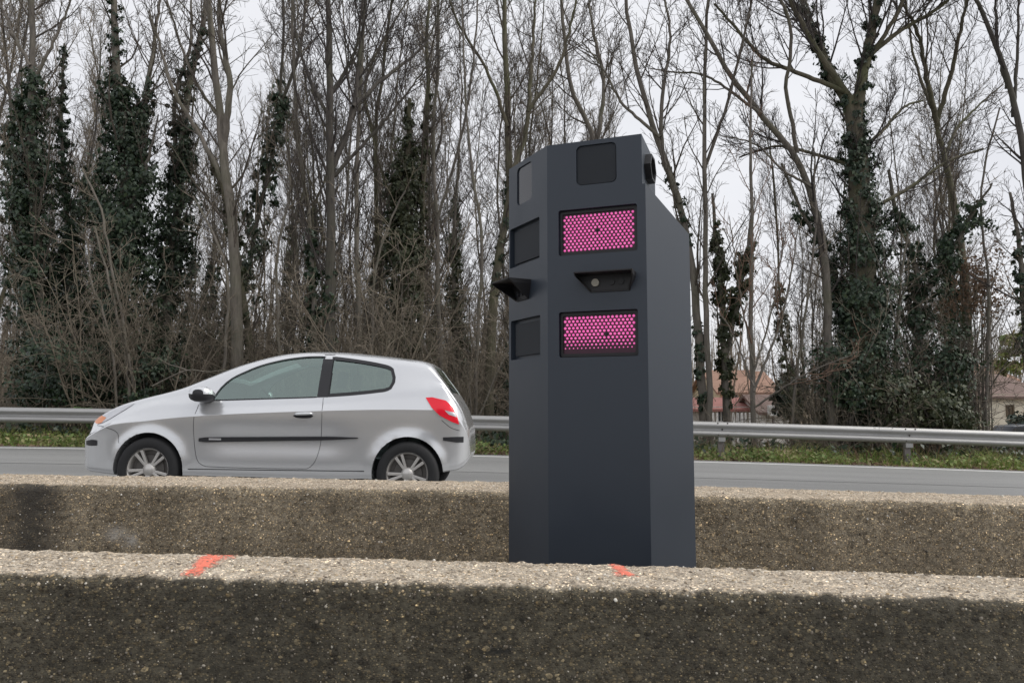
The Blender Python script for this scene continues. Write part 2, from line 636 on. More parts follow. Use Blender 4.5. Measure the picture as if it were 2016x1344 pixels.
def ground_z(X, Y):
    X = np.asarray(X, float); Y = np.asarray(Y, float)
    z = zr(X) - .03
    far = np.clip((Y - 17.0) / 16.0, 0, 1); far = far * far * (3 - 2 * far)
    side = 1 / (1 + np.exp(-(X * 18 / np.maximum(Y, 18) - 3.0) / 1.2))       # right half looks down to the houses
    z = z - far * side * 2.3 + far * (1 - side) * .25
    hill = np.clip((Y - 62) / 110.0, 0, 1); hill = hill * hill * (3 - 2 * hill)
    z = z + hill * (7.5 + 3.5 * (1 - side)) + np.clip((Y - 40) / 60, 0, 1) * (1 - side) * 2.0
    bump = np.clip((Y - 17) / 6, 0, 1)
    z = z + bump * (.35 * vnoise(X / 3.1, Y / 3.1, 3) + .12 * vnoise(X / .8, Y / .8, 4) - .2)
    z = z - np.clip((-Y - 9) / 8, 0, 1) * .1
    return z


xs = np.concatenate([np.linspace(-520, -60, 24), np.linspace(-55, -16, 40), np.linspace(-15.5, 22, 120), np.linspace(23, 80, 50), np.linspace(90, 520, 24)])
ys = np.concatenate([np.linspace(-300, -20, 12), np.linspace(-14, 14, 15), np.linspace(14.6, 34, 70), np.linspace(35, 120, 60), np.linspace(125, 600, 30)])
GX, GY = np.meshgrid(xs, ys)
GZ = ground_z(GX, GY)
idx = np.arange(GX.size).reshape(GX.shape)
quads = np.stack([idx[:-1, :-1], idx[:-1, 1:], idx[1:, 1:], idx[1:, :-1]], -1).reshape(-1, 4)
o = link('ground', np_mesh('ground', np.stack([GX, GY, GZ], -1).reshape(-1, 3), quads, True), M['litter'])
tag(o, kind='structure')


def strip(name, y0, y1, lift, mat, X0=-300, X1=300, n=200, ny=1):
    X = np.unique(np.concatenate([np.linspace(X0, -20, 20), np.linspace(-20, 20, n), np.linspace(20, X1, 20)]))
    Y = np.linspace(y0, y1, ny + 1)
    A, B = np.meshgrid(X, Y)
    V = np.stack([A, B, zr(A) + lift], -1).reshape(-1, 3)
    idx = np.arange(A.size).reshape(A.shape)
    q = np.stack([idx[:-1, :-1], idx[:-1, 1:], idx[1:, 1:], idx[1:, :-1]], -1).reshape(-1, 4)
    return tag(link(name, np_mesh(name, V, q, True), mat), kind='structure')


D_EDGE = 14.95
strip('road', 4.6, D_EDGE, 0.0, M['asphalt'], ny=3)
strip('road', -9.0, 1.95, 0.0, M['asphalt'], ny=3)
strip('median_gravel', 1.9, 4.62, -.012, M['gravel'])
strip('edge_line', 14.30, 14.46, .005, M['road_paint'])
strip('edge_line', 5.15, 5.27, .005, M['road_paint'])
M['seam'] = plain('road_seam', (.215, .215, .212), .8, 0, .3, 20)
strip('road_seam', 10.95, 11.01, .004, M['seam'])


# ------------------------------------------------------------------ the two median walls
def wall_profile(yf, yb, ztop, zbot, r):
    P = [(yf - .045, zbot), (yf, ztop - r)]
    for a in np.linspace(0, 90, 7)[1:]:
        P.append((yf + r - r * math.cos(math.radians(a)), ztop - r + r * math.sin(math.radians(a))))
    for a in np.linspace(0, 90, 7):
        P.append((yb - r + r * math.sin(math.radians(a)), ztop - r + r * math.cos(math.radians(a))))
    P.append((yb + .012, ztop - .2))
    return np.array(P)


def build_wall(name, label, yf, yb, ztop, a, b, r, Xr, step_x, step_s, amp, mat):
    prof = wall_profile(yf, yb, ztop, -.06, r)
    s = np.concatenate([[0], np.cumsum(np.linalg.norm(np.diff(prof, axis=0), axis=1))])
    n = int(s[-1] / step_s)
    q = np.linspace(0, s[-1], n)
    py, pz = np.interp(q, s, prof[:, 0]), np.interp(q, s, prof[:, 1])
    ty, tz = np.gradient(py), np.gradient(pz)
    L = np.hypot(ty, tz); ny, nz = -tz / L, ty / L
    Xin = np.arange(Xr[0], Xr[1], step_x)
    X = np.unique(np.concatenate([np.linspace(-120, Xr[0], 60), Xin, np.linspace(Xr[1], 120, 60)]))
    A, Q = np.meshgrid(X, q)
    ia = np.arange(n)

    def disp(A, Q):
        d = (vnoise(A * 9, Q * 9, 11) - .5) * .6 + (vnoise(A * 31, Q * 31, 12) - .5) * .8
        d += np.maximum(0, vnoise(A * 85, Q * 85, 13) - .45) * 1.3 - np.maximum(0, vnoise(A * 60, Q * 60, 14) - .72) * 2.2
        d += (vnoise(A * 1.6, Q * 3, 15) - .5) * .9
        return d * amp
    d = disp(A, Q)
    off = -a * np.clip(X, -16, 16) - b * np.clip(X, -6, 6) ** 2
    Yv = py[:, None] + ny[:, None] * d
    Zv = pz[:, None] + nz[:, None] * d + off[None, :]
    V = np.stack([A, Yv, Zv], -1).reshape(-1, 3)
    idx = np.arange(A.size).reshape(A.shape)
    quads = np.stack([idx[:-1, :-1], idx[:-1, 1:], idx[1:, 1:], idx[1:, :-1]], -1).reshape(-1, 4)
    me = np_mesh(name, V, quads, True)
    # how much of the top (worn clean) each point belongs to
    s_mid = s[2 + 3]; s_end = s[-3]
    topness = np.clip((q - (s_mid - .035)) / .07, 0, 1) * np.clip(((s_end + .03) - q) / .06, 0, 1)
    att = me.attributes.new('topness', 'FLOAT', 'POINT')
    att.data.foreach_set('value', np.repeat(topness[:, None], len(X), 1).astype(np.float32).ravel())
    root = empty(name, (0, (yf + yb) / 2, 0), label, 'wall')
    o = link('wall_body', me, mat, root); o.location = (0, -(yf + yb) / 2, 0)

    def surf(Xq, Qq, lift=0.0):
        yy, zz = np.interp(Qq, q, py), np.interp(Qq, q, pz)
        nyy, nzz = np.interp(Qq, q, ny), np.interp(Qq, q, nz)
        dd = disp(Xq, Qq) + lift
        return np.stack([Xq, yy + nyy * dd, zz + nzz * dd - a * Xq - b * Xq ** 2], -1), np.stack([0 * Xq, nyy, nzz], -1)
    return root, surf, q, (s[1], s[7], s[8], s[14], s[-1])


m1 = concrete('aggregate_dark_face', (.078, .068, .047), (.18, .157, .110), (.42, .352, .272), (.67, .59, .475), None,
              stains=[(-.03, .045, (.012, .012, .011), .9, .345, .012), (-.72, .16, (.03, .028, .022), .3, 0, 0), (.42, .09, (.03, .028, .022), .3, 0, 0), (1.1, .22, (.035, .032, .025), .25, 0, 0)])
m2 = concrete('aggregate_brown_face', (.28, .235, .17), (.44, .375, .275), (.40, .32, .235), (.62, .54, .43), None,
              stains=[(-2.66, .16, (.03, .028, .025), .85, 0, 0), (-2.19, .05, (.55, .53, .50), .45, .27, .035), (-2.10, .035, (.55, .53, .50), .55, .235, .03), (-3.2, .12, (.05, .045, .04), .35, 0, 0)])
W1Z, W2Z = EYE - .466, EYE - .470
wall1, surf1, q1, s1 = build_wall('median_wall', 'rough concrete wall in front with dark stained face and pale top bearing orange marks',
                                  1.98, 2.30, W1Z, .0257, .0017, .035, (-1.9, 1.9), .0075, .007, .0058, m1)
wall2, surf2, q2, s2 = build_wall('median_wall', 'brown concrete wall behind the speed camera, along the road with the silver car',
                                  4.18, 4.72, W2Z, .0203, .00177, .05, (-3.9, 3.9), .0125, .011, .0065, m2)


def pebbles(root, surf, smin, smax, Xr, n, r0, r1, cols, y0, seed):
    rng = np.random.default_rng(seed)
    X = rng.uniform(*Xr, n); Q = rng.uniform(smin, smax, n)
    P, N = surf(X, Q, 0.0)
    bm = bmesh.new(); bmesh.ops.create_icosphere(bm, subdivisions=1, radius=1.0)
    bm.verts.ensure_lookup_table()
    bv = np.array([v.co[:] for v in bm.verts]); bf = np.array([[v.index for v in f.verts] for f in bm.faces]); bm.free()
    R = r0 * (r1 / r0) ** (rng.random(n) ** 2.2)
    S = rng.uniform(.6, 1.35, (n, 3)) * R[:, None]
    q = rng.normal(size=(n, 4)); q /= np.linalg.norm(q, axis=1)[:, None]
    w, x, y, z = q.T
    Rm = np.stack([1 - 2 * (y * y + z * z), 2 * (x * y - w * z), 2 * (x * z + w * y), 2 * (x * y + w * z), 1 - 2 * (x * x + z * z), 2 * (y * z - w * x),
                   2 * (x * z - w * y), 2 * (y * z + w * x), 1 - 2 * (x * x + y * y)], -1).reshape(n, 3, 3)
    V = np.einsum('nij,nvj->nvi', Rm, bv[None] * S[:, None, :]) + (P - N * (R * .25)[:, None])[:, None, :]
    V = V.reshape(-1, 3) - np.array([0, y0, 0])
    Fc = (bf[None] + (np.arange(n) * len(bv))[:, None, None]).reshape(-1, 3)
    t = NT('pebble_stone')
    k = len(cols) - 1
    t.color(t.ramp(t.island(), [(i / k, c) for i, c in enumerate(cols)])); t.set(Roughness=.8)
    o = link('pebbles', np_mesh('pebbles', V, Fc, True), t.m, root)
    o['kind'] = 'stuff'


dull = [(.03, .027, .023), (.07, .06, .047), (.10, .085, .065), (.14, .11, .075), (.17, .15, .12), (.24, .21, .17), (.45, .41, .34)]
pale = [(.10, .08, .06), (.20, .16, .12), (.30, .25, .18), (.38, .28, .16), (.45, .40, .33), (.55, .50, .42), (.68, .65, .58)]
pebbles(wall1, surf1, s1[0] - .42, s1[0] + .01, (-1.7, 1.7), 3500, .0016, .0052, dull, 2.14, 1)
pebbles(wall1, surf1, s1[0] + .005, s1[3], (-1.9, 1.9), 3200, .0018, .0062, pale, 2.14, 2)
pebbles(wall2, surf2, s2[0] - .40, s2[0], (-3.4, 3.4), 2600, .0025, .0070, [tuple(min(.6, v * 2.2) for v in c) for c in dull], 4.45, 3)
pebbles(wall2, surf2, s2[0], s2[3], (-3.6, 3.6), 1600, .003, .0078, pale, 4.45, 4)


def spray(root, surf, quad_px, seed, y0, Q0, Q1):
    """ragged sprayed stroke on the wall top: a sheet 1.5 mm above it"""
    (xa0, xa1), (xb0, xb1) = quad_px           # X range at the back (Q1) and at the front (Q0)
    nq, nx = 60, 70
    Qs = np.linspace(Q0, Q1, nq); u = np.linspace(-.15, 1.15, nx)
    t_ = ((Qs - Q0) / (Q1 - Q0))[:, None]
    lo, hi = xb0 * (1 - t_) + xa0 * t_, xb1 * (1 - t_) + xa1 * t_
    X = lo + (hi - lo) * u[None, :]
    Qg = np.repeat(Qs[:, None], nx, 1)
    P, N = surf(X.ravel(), Qg.ravel(), .0016)
    d = np.minimum(np.minimum(u[None, :], 1 - u[None, :]) * 2.2, np.minimum(t_, 1 - t_) * 4 + .0)
    k = d + (vnoise(X * 160, Qg * 160, seed) - .5) * 1.0 + (vnoise(X * 45, Qg * 45, seed + 1) - .5) * .6
    keep = k > -.25
    idx = np.arange(nq * nx).reshape(nq, nx)
    qd = np.stack([idx[:-1, :-1], idx[:-1, 1:], idx[1:, 1:], idx[1:, :-1]], -1)
    qd = qd[keep[:-1, :-1]]
    me = np_mesh('paint_mark', P - np.array([0, y0, 0]), qd.reshape(-1, 4), True)
    at_ = me.attributes.new('spray_amount', 'FLOAT', 'POINT')
    at_.data.foreach_set('value', k.astype(np.float32).ravel()[:len(me.vertices)])
    o = link('paint_mark', me, M['spray'], root)
    return o


qb, qf = s1[2] + .018, s1[1] - .012       # back and front of the wall's top


def xp(px, D): return (px - 1008) / F * D


o = spray(wall1, surf1, ((xp(414, 2.28), xp(478, 2.28)), (xp(378, 2.02), xp(412, 2.02))), 21, 2.14, qf + .0, qb)
o['label'] = 'long orange sprayed stroke on the wall top'
o = spray(wall1, surf1, ((xp(1192, 2.28), xp(1222, 2.28)), (xp(1212, 2.1), xp(1250, 2.1))), 31, 2.14, qf + .10, qb)
o['label'] = 'short orange sprayed dash on the wall top'

# ------------------------------------------------------------------ the speed camera
D1 = 3.20
P1 = at(1079, 800, D1)[:2]
D2 = 3.05
P2 = at(1277.5, 800, D2)[:2]
P0 = at(1002, 800, 3.53)[:2]
fdir = (P2 - P1) / np.linalg.norm(P2 - P1)                 # along the front face
fn = np.array([fdir[1], -fdir[0]])                         # its outward normal (towards the camera)
ldir = (P1 - P0) / np.linalg.norm(P1 - P0)
ln = np.array([ldir[1], -ldir[0]])
ang = math.atan2(fdir[1], fdir[0]) + math.radians(65)
rdir = np.array([math.cos(ang), math.sin(ang)])
# right face ends where it shows at px 1362 on the horizon
k = (1362.5 - 1008) / F
tt = (k * P2[1] - P2[0]) / (rdir[0] - k * rdir[1])
P3 = P2 + rdir * tt
ztop = at(1078, 287, D1)[2]
zg = float(zr(.4)) - .012
P2h = P2 - fdir * .013                                     # the head stands a little narrower than the body
back = -fn
H1 = P2h + back * .34                                      # head's right side runs back square to the front
H2 = H1 + back * .14 - fdir * .16
H3 = P0 + back * .30 + fdir * .05
zsh0 = at(1273, 361, D2)[2]
zsh1 = at(1356, 461, P3[1])[2]
cen = (P0 + P1 + P2 + P3) / 4 + back * .1
radar = empty('speed_camera', (cen[0], cen[1], zg), 'anthracite roadside speed camera tower with two pink lit panels between the walls', 'speed camera')
off = np.array([cen[0], cen[1], zg])


def L3(p2, z): return (p2[0] - off[0], p2[1] - off[1], z - off[2])


head = MB().loft([L3(p, zg) for p in (P0, P1, P2h, H1, H2, H3)], [L3(p, z) for p, z in zip((P0, P1, P2h, H1, H2, H3), (ztop, ztop, ztop, ztop - .015, ztop - .02, ztop))]).mesh('housing')
S3 = P3 * 1.10 - np.array([.018, 0])
S4 = S3 - fdir * .5
inn = P1 + fdir * .1
sh_poly = [inn, P2, P3, S3, S4]
shoulder = MB()
lowz = [zsh0, zsh0, zsh1, zsh1 - .02, zsh0 + .0]
shoulder.loft([L3(p, zg) for p in sh_poly], [L3(p, z) for p, z in zip(sh_poly, lowz)])
sm = shoulder.mesh('shoulder')
bm = bmesh.new(); bm.from_mesh(sm); bmesh.ops.triangulate(bm, faces=[f for f in bm.faces if len(f.verts) > 4]); bm.to_mesh(sm); bm.free()
body = boolean(head, [sm], 'UNION')


def face_pt(px, py, A, n):
    """intersection of a pixel's ray with the vertical plane through A with normal n"""
    u = (px - 1008.0) / F; w = (672.0 - py) / F
    c, s = math.cos(PITCH), math.sin(PITCH)
    d = np.array([u, c - s * w, s + c * w])
    t = (A[0] * n[0] + A[1] * n[1]) / (d[0] * n[0] + d[1] * n[1])
    return np.array([d[0] * t, d[1] * t, EYE + d[2] * t])


def face_rect(pxs, A, dir2, n):
    """(u0,u1,z0,z1) on a face from two opposite pixel corners (left-top, right-bottom) averaged over four"""
    pts = [face_pt(x, y, A, n) for x, y in pxs]
    us = [float((p[:2] - A) @ dir2) for p in pts]
    zs = [p[2] for p in pts]
    return (us[0] + us[3]) / 2, (us[1] + us[2]) / 2, (zs[2] + zs[3]) / 2, (zs[0] + zs[1]) / 2


def rrect(u0, u1, z0, z1, r, n=5):
    out = []
    for cx, cz, a0 in ((u1 - r, z1 - r, 0), (u0 + r, z1 - r, 90), (u0 + r, z0 + r, 180), (u1 - r, z0 + r, 270)):
        for a in np.linspace(a0, a0 + 90, n):
            out.append((cx + r * math.cos(math.radians(a)), cz + r * math.sin(math.radians(a))))
    return out


def face_loop(loop, A, dir2, n, out):
    return [L3(A + dir2 * u + n * out, z) for u, z in loop]


front = (P1, fdir, fn)
left = (P0, ldir, ln)
rects = {
    'top': (face_rect([(1134, 289), (1213, 278), (1214, 357), (1135, 367)], P1, fdir, fn), front, .022, .012),
    'led_up': (face_rect([(1099, 415), (1254, 400), (1255, 492), (1100, 505)], P1, fdir, fn), front, .010, .030),
    'led_lo': (face_rect([(1100, 615), (1256, 607), (1257, 700), (1101, 704)], P1, fdir, fn), front, .010, .030),
    'l_top': (face_rect([(1018, 333), (1047, 316), (1047, 392), (1018, 405)], P0, ldir, ln), left, .022, .014),
    'l_mid': (face_rect([(1004, 453), (1062, 426), (1062, 508), (1004, 530)], P0, ldir, ln), left, .008, .025),
    'l_low': (face_rect([(1006, 634), (1063, 618), (1064, 700), (1006, 711)], P0, ldir, ln), left, .008, .025),
}
cutters = []
for key, (rc, (A, dr, n), r, dep) in rects.items():
    lp = rrect(*rc, r)
    cutters.append(MB().loft(face_loop(lp, A, dr, n, -dep), face_loop(lp, A, dr, n, .05)).mesh('c'))
body = boolean(body, cutters)
body = bevelled(body, .005, 3, 30)
o = link('housing', body, M['anthracite'], radar)

# faces inside the recesses
for key, (rc, (A, dr, n), r, dep) in rects.items():
    e = .004
    u0, u1, z0, z1 = rc
    if key == 'top':
        lp = rrect(u0 + .004, u1 - .004, z0 + .004, z1 - .004, r)
        MB().loft(face_loop(lp, A, dr, n, -dep + .001), face_loop(lp, A, dr, n, -dep + .006)).build('cover_panel', M['panel_dark'], radar)
    elif key == 'l_top':
        lp = rrect(u0 + .003, u1 - .003, z0 + .003, z1 - .003, r)
        MB().loft(face_loop(lp, A, dr, n, -dep + .001), face_loop(lp, A, dr, n, -dep + .008)).build('camera_window', M['smoked'], radar)
    elif key in ('l_mid', 'l_low'):
        lp = rrect(u0 + .02, u1 - .02, z0 + .018, z1 - .018, .004)
        MB().loft(face_loop(lp, A, dr, n, -dep + .001), face_loop(lp, A, dr, n, -dep + .010)).build('flash_panel', M['panel_dark'], radar)
    else:
        fr_out, fr_in = rrect(u0 + .003, u1 - .003, z0 + .003, z1 - .003, r), rrect(u0 + .014, u1 - .014, z0 + .016, z1 - .016, .006)
        mb = MB()
        nn = len(fr_out)
        V = face_loop(fr_out, A, dr, n, -.016) + face_loop(fr_in, A, dr, n, -.016) + face_loop(fr_in, A, dr, n, -dep + .001)
        mb.add(V, [(i, (i + 1) % nn, nn + (i + 1) % nn, nn + i) for i in range(nn)] + [(nn + i, nn + (i + 1) % nn, 2 * nn + (i + 1) % nn, 2 * nn + i) for i in range(nn)])
        mb.build('panel_frame', M['black'], radar)
        lp = rrect(u0 + .008, u1 - .008, z0 + .008, z1 - .008, .006)
        bk = MB().loft(face_loop(lp, A, dr, n, -dep + .001), face_loop(lp, A, dr, n, -dep + .006)).build('flash_lamp', M['led_back'], radar)
        # the diode field: offset rows of little domes
        nrow, ncol = (12, 17) if key == 'led_up' else (10, 17)
        ua, ub = u0 + .022, u1 - .022
        za, zb = (z1 - .028, z0 + .026) if key == 'led_up' else (z1 - .026, z0 + .040)
        du, dz = (ub - ua) / (ncol - .5), (za - zb) / (nrow - 1)
        rad = min(du, dz * 1.15) * .365
        mb = MB()
        hole = (5, 8) if key == 'led_up' else (5, 10)
        for i in range(nrow):
            for j in range(ncol):
                if (i, j) == hole: continue
                cu = ua + du * (j + (.5 if i % 2 == 0 else 0) + .0)
                cz = za - dz * i
                c0 = A + dr * cu
                prof = [(1.0, 0), (1.0, .35), (.82, .85), (.45, 1.12)]
                rad_i = rad * (1.0 if key == 'led_up' or i < 5 else (1.0, .92, .84, .76, .5)[i - 5])  # lower rows shrink to imitate a dark reflection along the panel's bottom
                ring = []
                for pr, ph in prof:
                    for kk in range(8):
                        a_ = 2 * math.pi * kk / 8
                        pt = c0 + dr * (pr * rad_i * math.cos(a_)) + n * (-dep + .006 + ph * rad_i)
                        ring.append(L3(pt, cz + pr * rad_i * math.sin(a_)))
                Fs = []
                for q_ in range(3):
                    for kk in range(8):
                        Fs.append((q_ * 8 + kk, q_ * 8 + (kk + 1) % 8, (q_ + 1) * 8 + (kk + 1) % 8, (q_ + 1) * 8 + kk))
                Fs.append(tuple(24 + kk for kk in range(8)))
                mb.add(ring, Fs)
        d_ = mb.build('diodes', M['led'], bk, smooth=True)
        d_['kind'] = 'stuff'
        # the dark sensor among them
        cu = ua + du * (hole[1] + (.5 if hole[0] % 2 == 0 else 0)); cz = za - dz * hole[0]
        ring0 = [(cu + rad * math.cos(a_), cz + rad * math.sin(a_)) for a_ in np.linspace(0, 2 * math.pi, 12, endpoint=False)]
        MB().loft(face_loop(ring0, A, dr, n, -dep + .006), face_loop([(cu + (a - cu) * .7, cz + (b - cz) * .7) for a, b in ring0], A, dr, n, -dep + .012)).build('sensor', M['black'], bk)


# camera hoods
def hood(px_top, px_bot, A, dr, n, depth, name):
    (tl, tr), (bl, br) = px_top, px_bot
    a0, a1 = [float((face_pt(*p, A, n)[:2] - A) @ dr) for p in (tl, tr)]
    b0, b1 = [float((face_pt(*p, A, n)[:2] - A) @ dr) for p in (bl, br)]
    return a0, a1, b0, b1


def hood_solid(u0, u1, v0, v1, zt, zb, A, dr, n, depth, name, lens_u=None):
    """a visor: deep roof plate, tapering cheeks and a shallow lower lip round a dark camera face"""
    r = .010
    outer_back = [(u0, zt), (u1, zt), (u1, zt - .020), (v1, zb), (v0, zb), (u0, zt - .014)]
    mb = MB()
    # shell: back loop on the face, front loop pushed out, deeper at the top than at the bottom
    th = .006
    def lp(d_top, d_bot, ins):
        out = []
        cu = (u0 + u1) / 2; cz = (zt + zb) / 2
        for (u, z) in outer_back:
            k = (z - zb) / (zt - zb)
            uu = u + (ins if u < cu else -ins); zz = z + (ins if z < cz else -ins)
            out.append(L3(A + dr * uu + n * (d_bot + (d_top - d_bot) * k), zz))
        return out
    B0, F0, F1, B1 = lp(-.002, -.002, 0), lp(depth, depth * .07, 0), lp(depth, depth * .07, th), lp(.004, .004, th)
    nn = len(outer_back)
    V = B0 + F0 + F1 + B1
    Fs = []
    for a_ in range(3):
        for i in range(nn):
            Fs.append((a_ * nn + i, a_ * nn + (i + 1) % nn, (a_ + 1) * nn + (i + 1) % nn, (a_ + 1) * nn + i))
    Fs.append(tuple(3 * nn + i for i in range(nn)))
    Fs.append(tuple(range(nn - 1, -1, -1)))
    mb.add(V, Fs)
    h = mb.build(name, M['black'], radar, bevel=.002, seg=2)
    return h


def u_on(px, py, A, dr, n): return float((face_pt(px, py, A, n)[:2] - A) @ dr)


# front hood: its roof edge stands out from the face
fz_t = face_pt(1196, 541, P1, fn)[2]; fz_b = face_pt(1200, 574, P1, fn)[2]
fu0, fu1 = u_on(1139, 545, P1, fdir, fn), u_on(1252, 540, P1, fdir, fn)
fv0, fv1 = u_on(1163, 573, P1, fdir, fn), u_on(1240, 570, P1, fdir, fn)
hd = hood_solid(fu0, fu1, fv0, fv1, fz_t + .006, fz_b, P1, fdir, fn, .085, 'camera_hood')
lu, lz = u_on(1173, 557, P1, fdir, fn), face_pt(1173, 557, P1, fn)[2]
ringl = [(lu + .0165 * math.cos(a_), lz + .0165 * math.sin(a_)) for a_ in np.linspace(0, 2 * math.pi, 24, endpoint=False)]
MB().loft(face_loop(ringl, P1, fdir, fn, .004), face_loop(ringl, P1, fdir, fn, .013)).build('lens', M['lens'], hd)
for q_ in (.07, .11, .15):
    ringl = [(lu + q_ + .013 * math.cos(a_), lz + .013 * math.sin(a_)) for a_ in np.linspace(0, 2 * math.pi, 16, endpoint=False)]
    MB().loft(face_loop(ringl, P1, fdir, fn, .004), face_loop(ringl, P1, fdir, fn, .010)).build('lens', M['black'], hd)
# left hood
lz_t = face_pt(1030, 556, P0, ln)[2]; lz_b = face_pt(1025, 594, P0, ln)[2]
w_l = float(np.linalg.norm(P1 - P0))
hl = hood_solid(.045, w_l - .150, .085, w_l - .170, lz_t + .004, lz_b + .004, P0, ldir, ln, .118, 'camera_hood')
for q_ in (.11, .145, .18):
    ringl = [(q_ + .011 * math.cos(a_), (lz_t + lz_b) / 2 - .008 + .011 * math.sin(a_)) for a_ in np.linspace(0, 2 * math.pi, 16, endpoint=False)]
    MB().loft(face_loop(ringl, P0, ldir, ln, .004), face_loop(ringl, P0, ldir, ln, .012)).build('lens', M['smoked'], hl)
# side loudspeaker-like opening on the head's right side
hn = -np.array([back[1], -back[0]])
hn = hn if hn @ fdir > 0 else -hn
mb = MB()
zc_ = at(1280, 330, 3.15)[2]
hx = [(.05, .0), (.09, .055), (.17, .055), (.21, .0), (.17, -.055), (.09, -.055)]
def side_loop(sc, out): return [L3(P2h + back * (.13 + (a - .13) * sc) + hn * out, zc_ + b * sc) for a, b in hx]
A_, B_, C_, E_ = side_loop(1, -.002), side_loop(1, .028), side_loop(.82, .028), side_loop(.80, .004)
nn = 6
mb.add(A_ + B_ + C_ + E_, [(a * nn + i, a * nn + (i + 1) % nn, (a + 1) * nn + (i + 1) % nn, (a + 1) * nn + i) for a in range(3) for i in range(nn)] + [tuple(3 * nn + i for i in range(nn))])
mb.build('side_camera_hood', M['black'], radar)
# base plate
MB().loft([L3(p + (p - cen) * .06, zg) for p in (P0, P1, P2, P3, S3, H3)], [L3(p + (p - cen) * .06, zg + .02) for p in (P0, P1, P2, P3, S3, H3)]).build('base_plate', M['panel_dark'], radar)

# ------------------------------------------------------------------ the silver car (front to the left)
CARY = 8.08
FA = (291 - 1008) / F * 7.25           # front axle, world x
SLOPE = .0165
car = empty('hatchback_car', (FA, CARY, EYE - .925), 'silver three door hatchback car on the far carriageway facing left', 'car')
car.rotation_euler = (0, SLOPE, 0)
car.scale = (.978, 1, 1.012)
car.location.x += .03


def interp(pts):
    a = np.array(pts, float)
    def f(x):
        # smooth (cubic Hermite, monotone slopes) interpolation
        xs_, ys_ = a[:, 0], a[:, 1]
        h = np.diff(xs_); d = np.diff(ys_) / h
        m = np.concatenate([[d[0]], (d[:-1] + d[1:]) / 2, [d[-1]]])
        m[1:-1] = np.where(d[:-1] * d[1:] <= 0, 0, m[1:-1])
        x = np.clip(np.asarray(x, float), xs_[0], xs_[-1])
        i = np.clip(np.searchsorted(xs_, x) - 1, 0, len(h) - 1)
        t = (x - xs_[i]) / h[i]
        return ((2 * t ** 3 - 3 * t ** 2 + 1) * ys_[i] + (t ** 3 - 2 * t ** 2 + t) * h[i] * m[i] + (-2 * t ** 3 + 3 * t ** 2) * ys_[i + 1] + (t ** 3 - t ** 2) * h[i] * m[i + 1])
    return f


f_top = interp([(-.80, .65), (-.785, .71), (-.75, .76), (-.68, .81), (-.56, .875), (-.44, .93), (-.30, .975), (-.10, 1.025), (.08, 1.07), (.25, 1.13), (.42, 1.21), (.74, 1.355), (1.07, 1.457), (1.40, 1.505), (1.65, 1.512), (2.06, 1.490), (2.5, 1.447), (2.70, 1.415), (2.765, 1.385), (2.84, 1.29), (2.985, 1.10), (3.05, 1.01), (3.10, .92), (3.145, .80), (3.175, .70), (3.185, .60)])
f_bot = interp([(-.80, .40), (-.78, .33), (-.72, .285), (-.55, .262), (-.30, .25), (0, .25), (2.5, .255), (2.75, .28), (2.95, .33), (3.10, .36), (3.16, .42), (3.185, .48)])
f_wid = interp([(-.80, .42), (-.79, .52), (-.765, .605), (-.72, .675), (-.64, .74), (-.52, .788), (-.36, .82), (-.15, .832), (.15, .845), (.6, .850), (1.4, .853), (2.2, .852), (2.55, .845), (2.75, .825), (2.92, .80), (3.03, .768), (3.10, .725), (3.15, .665), (3.175, .60), (3.185, .50)])
f_cre = interp([(-.80, .55), (-.5, .70), (0, .78), (.28, .812), (1.53, .888), (2.77, .925), (3.0, .90), (3.185, .66)])
f_belt = interp([(-.80, .60), (0, .93), (.3, .952), (.617, .972), (1.663, 1.022), (2.27, 1.085), (2.45, 1.115), (2.75, 1.13), (3.0, 1.10), (3.185, .70)])


def section(s, inset=0.0):
    """half section (y >= 0) of the body at station s, from bottom centre over the side to roof centre"""
    W = float(f_wid(s)) - inset; zb = float(f_bot(s)) + inset; zt = float(f_top(s)) - inset * 1.15
    bl = min(float(f_belt(s)), zt - .045)
    hc = zt - bl
    cr = min(float(f_cre(s)), bl - .05)
    H = cr - zb
    cab = min(1.0, max(0.0, (hc - .05) / .30))
    k = min(1, W / .7)
    pts = [(0, zb), (W * .86, zb), (W * .958, zb + .04 * k), (W * .972, zb + .20 * H), (W * .978, zb + .42 * H), (W * .988, zb + .72 * H), (W * 1.0, cr - .012), (W * .997, cr + .010),
           (W - .030 - .012 * cab, cr + .55 * (bl - cr)), (W - .052 - .010 * cab, bl - .006), (W - .060 - .02 * (1 - cab) - .18 * hc, bl + .36 * hc), (W - .055 - .03 * (1 - cab) - .40 * hc, zt - .20 * hc - .004),
           ((W - .055 - .40 * hc) * .86 - .02, zt - .055 * hc - .004), ((W - .055 - .40 * hc) * .5, zt - .012 * hc), (0, zt)]
    Q = np.array(pts)
    P = np.vstack([[-Q[1][0], Q[1][1]], Q, [-Q[-2][0], Q[-2][1]]])
    out = []
    sharp = {6, 7}
    for i in range(1, len(P) - 2):
        a, b, c, d = P[i - 1], P[i], P[i + 1], P[i + 2]
        for t_ in np.linspace(0, 1, 5, endpoint=False):
            cm = .5 * (2 * b + (c - a) * t_ + (2 * a - 5 * b + 4 * c - d) * t_ * t_ + (3 * b - a - 3 * c + d) * t_ ** 3)
            lin = b * (1 - t_) + c * t_
            out.append(cm * .75 + lin * .25)
    out.append(Q[-1])
    return np.array(out)


ST = np.unique(np.concatenate([np.linspace(-.80, -.60, 13), np.linspace(-.60, .6, 31), np.linspace(.6, 2.7, 38), np.linspace(2.7, 3.05, 18), np.linspace(3.05, 3.185, 11)]))
SEC = np.stack([section(s) for s in ST])           # (n, m, 2)


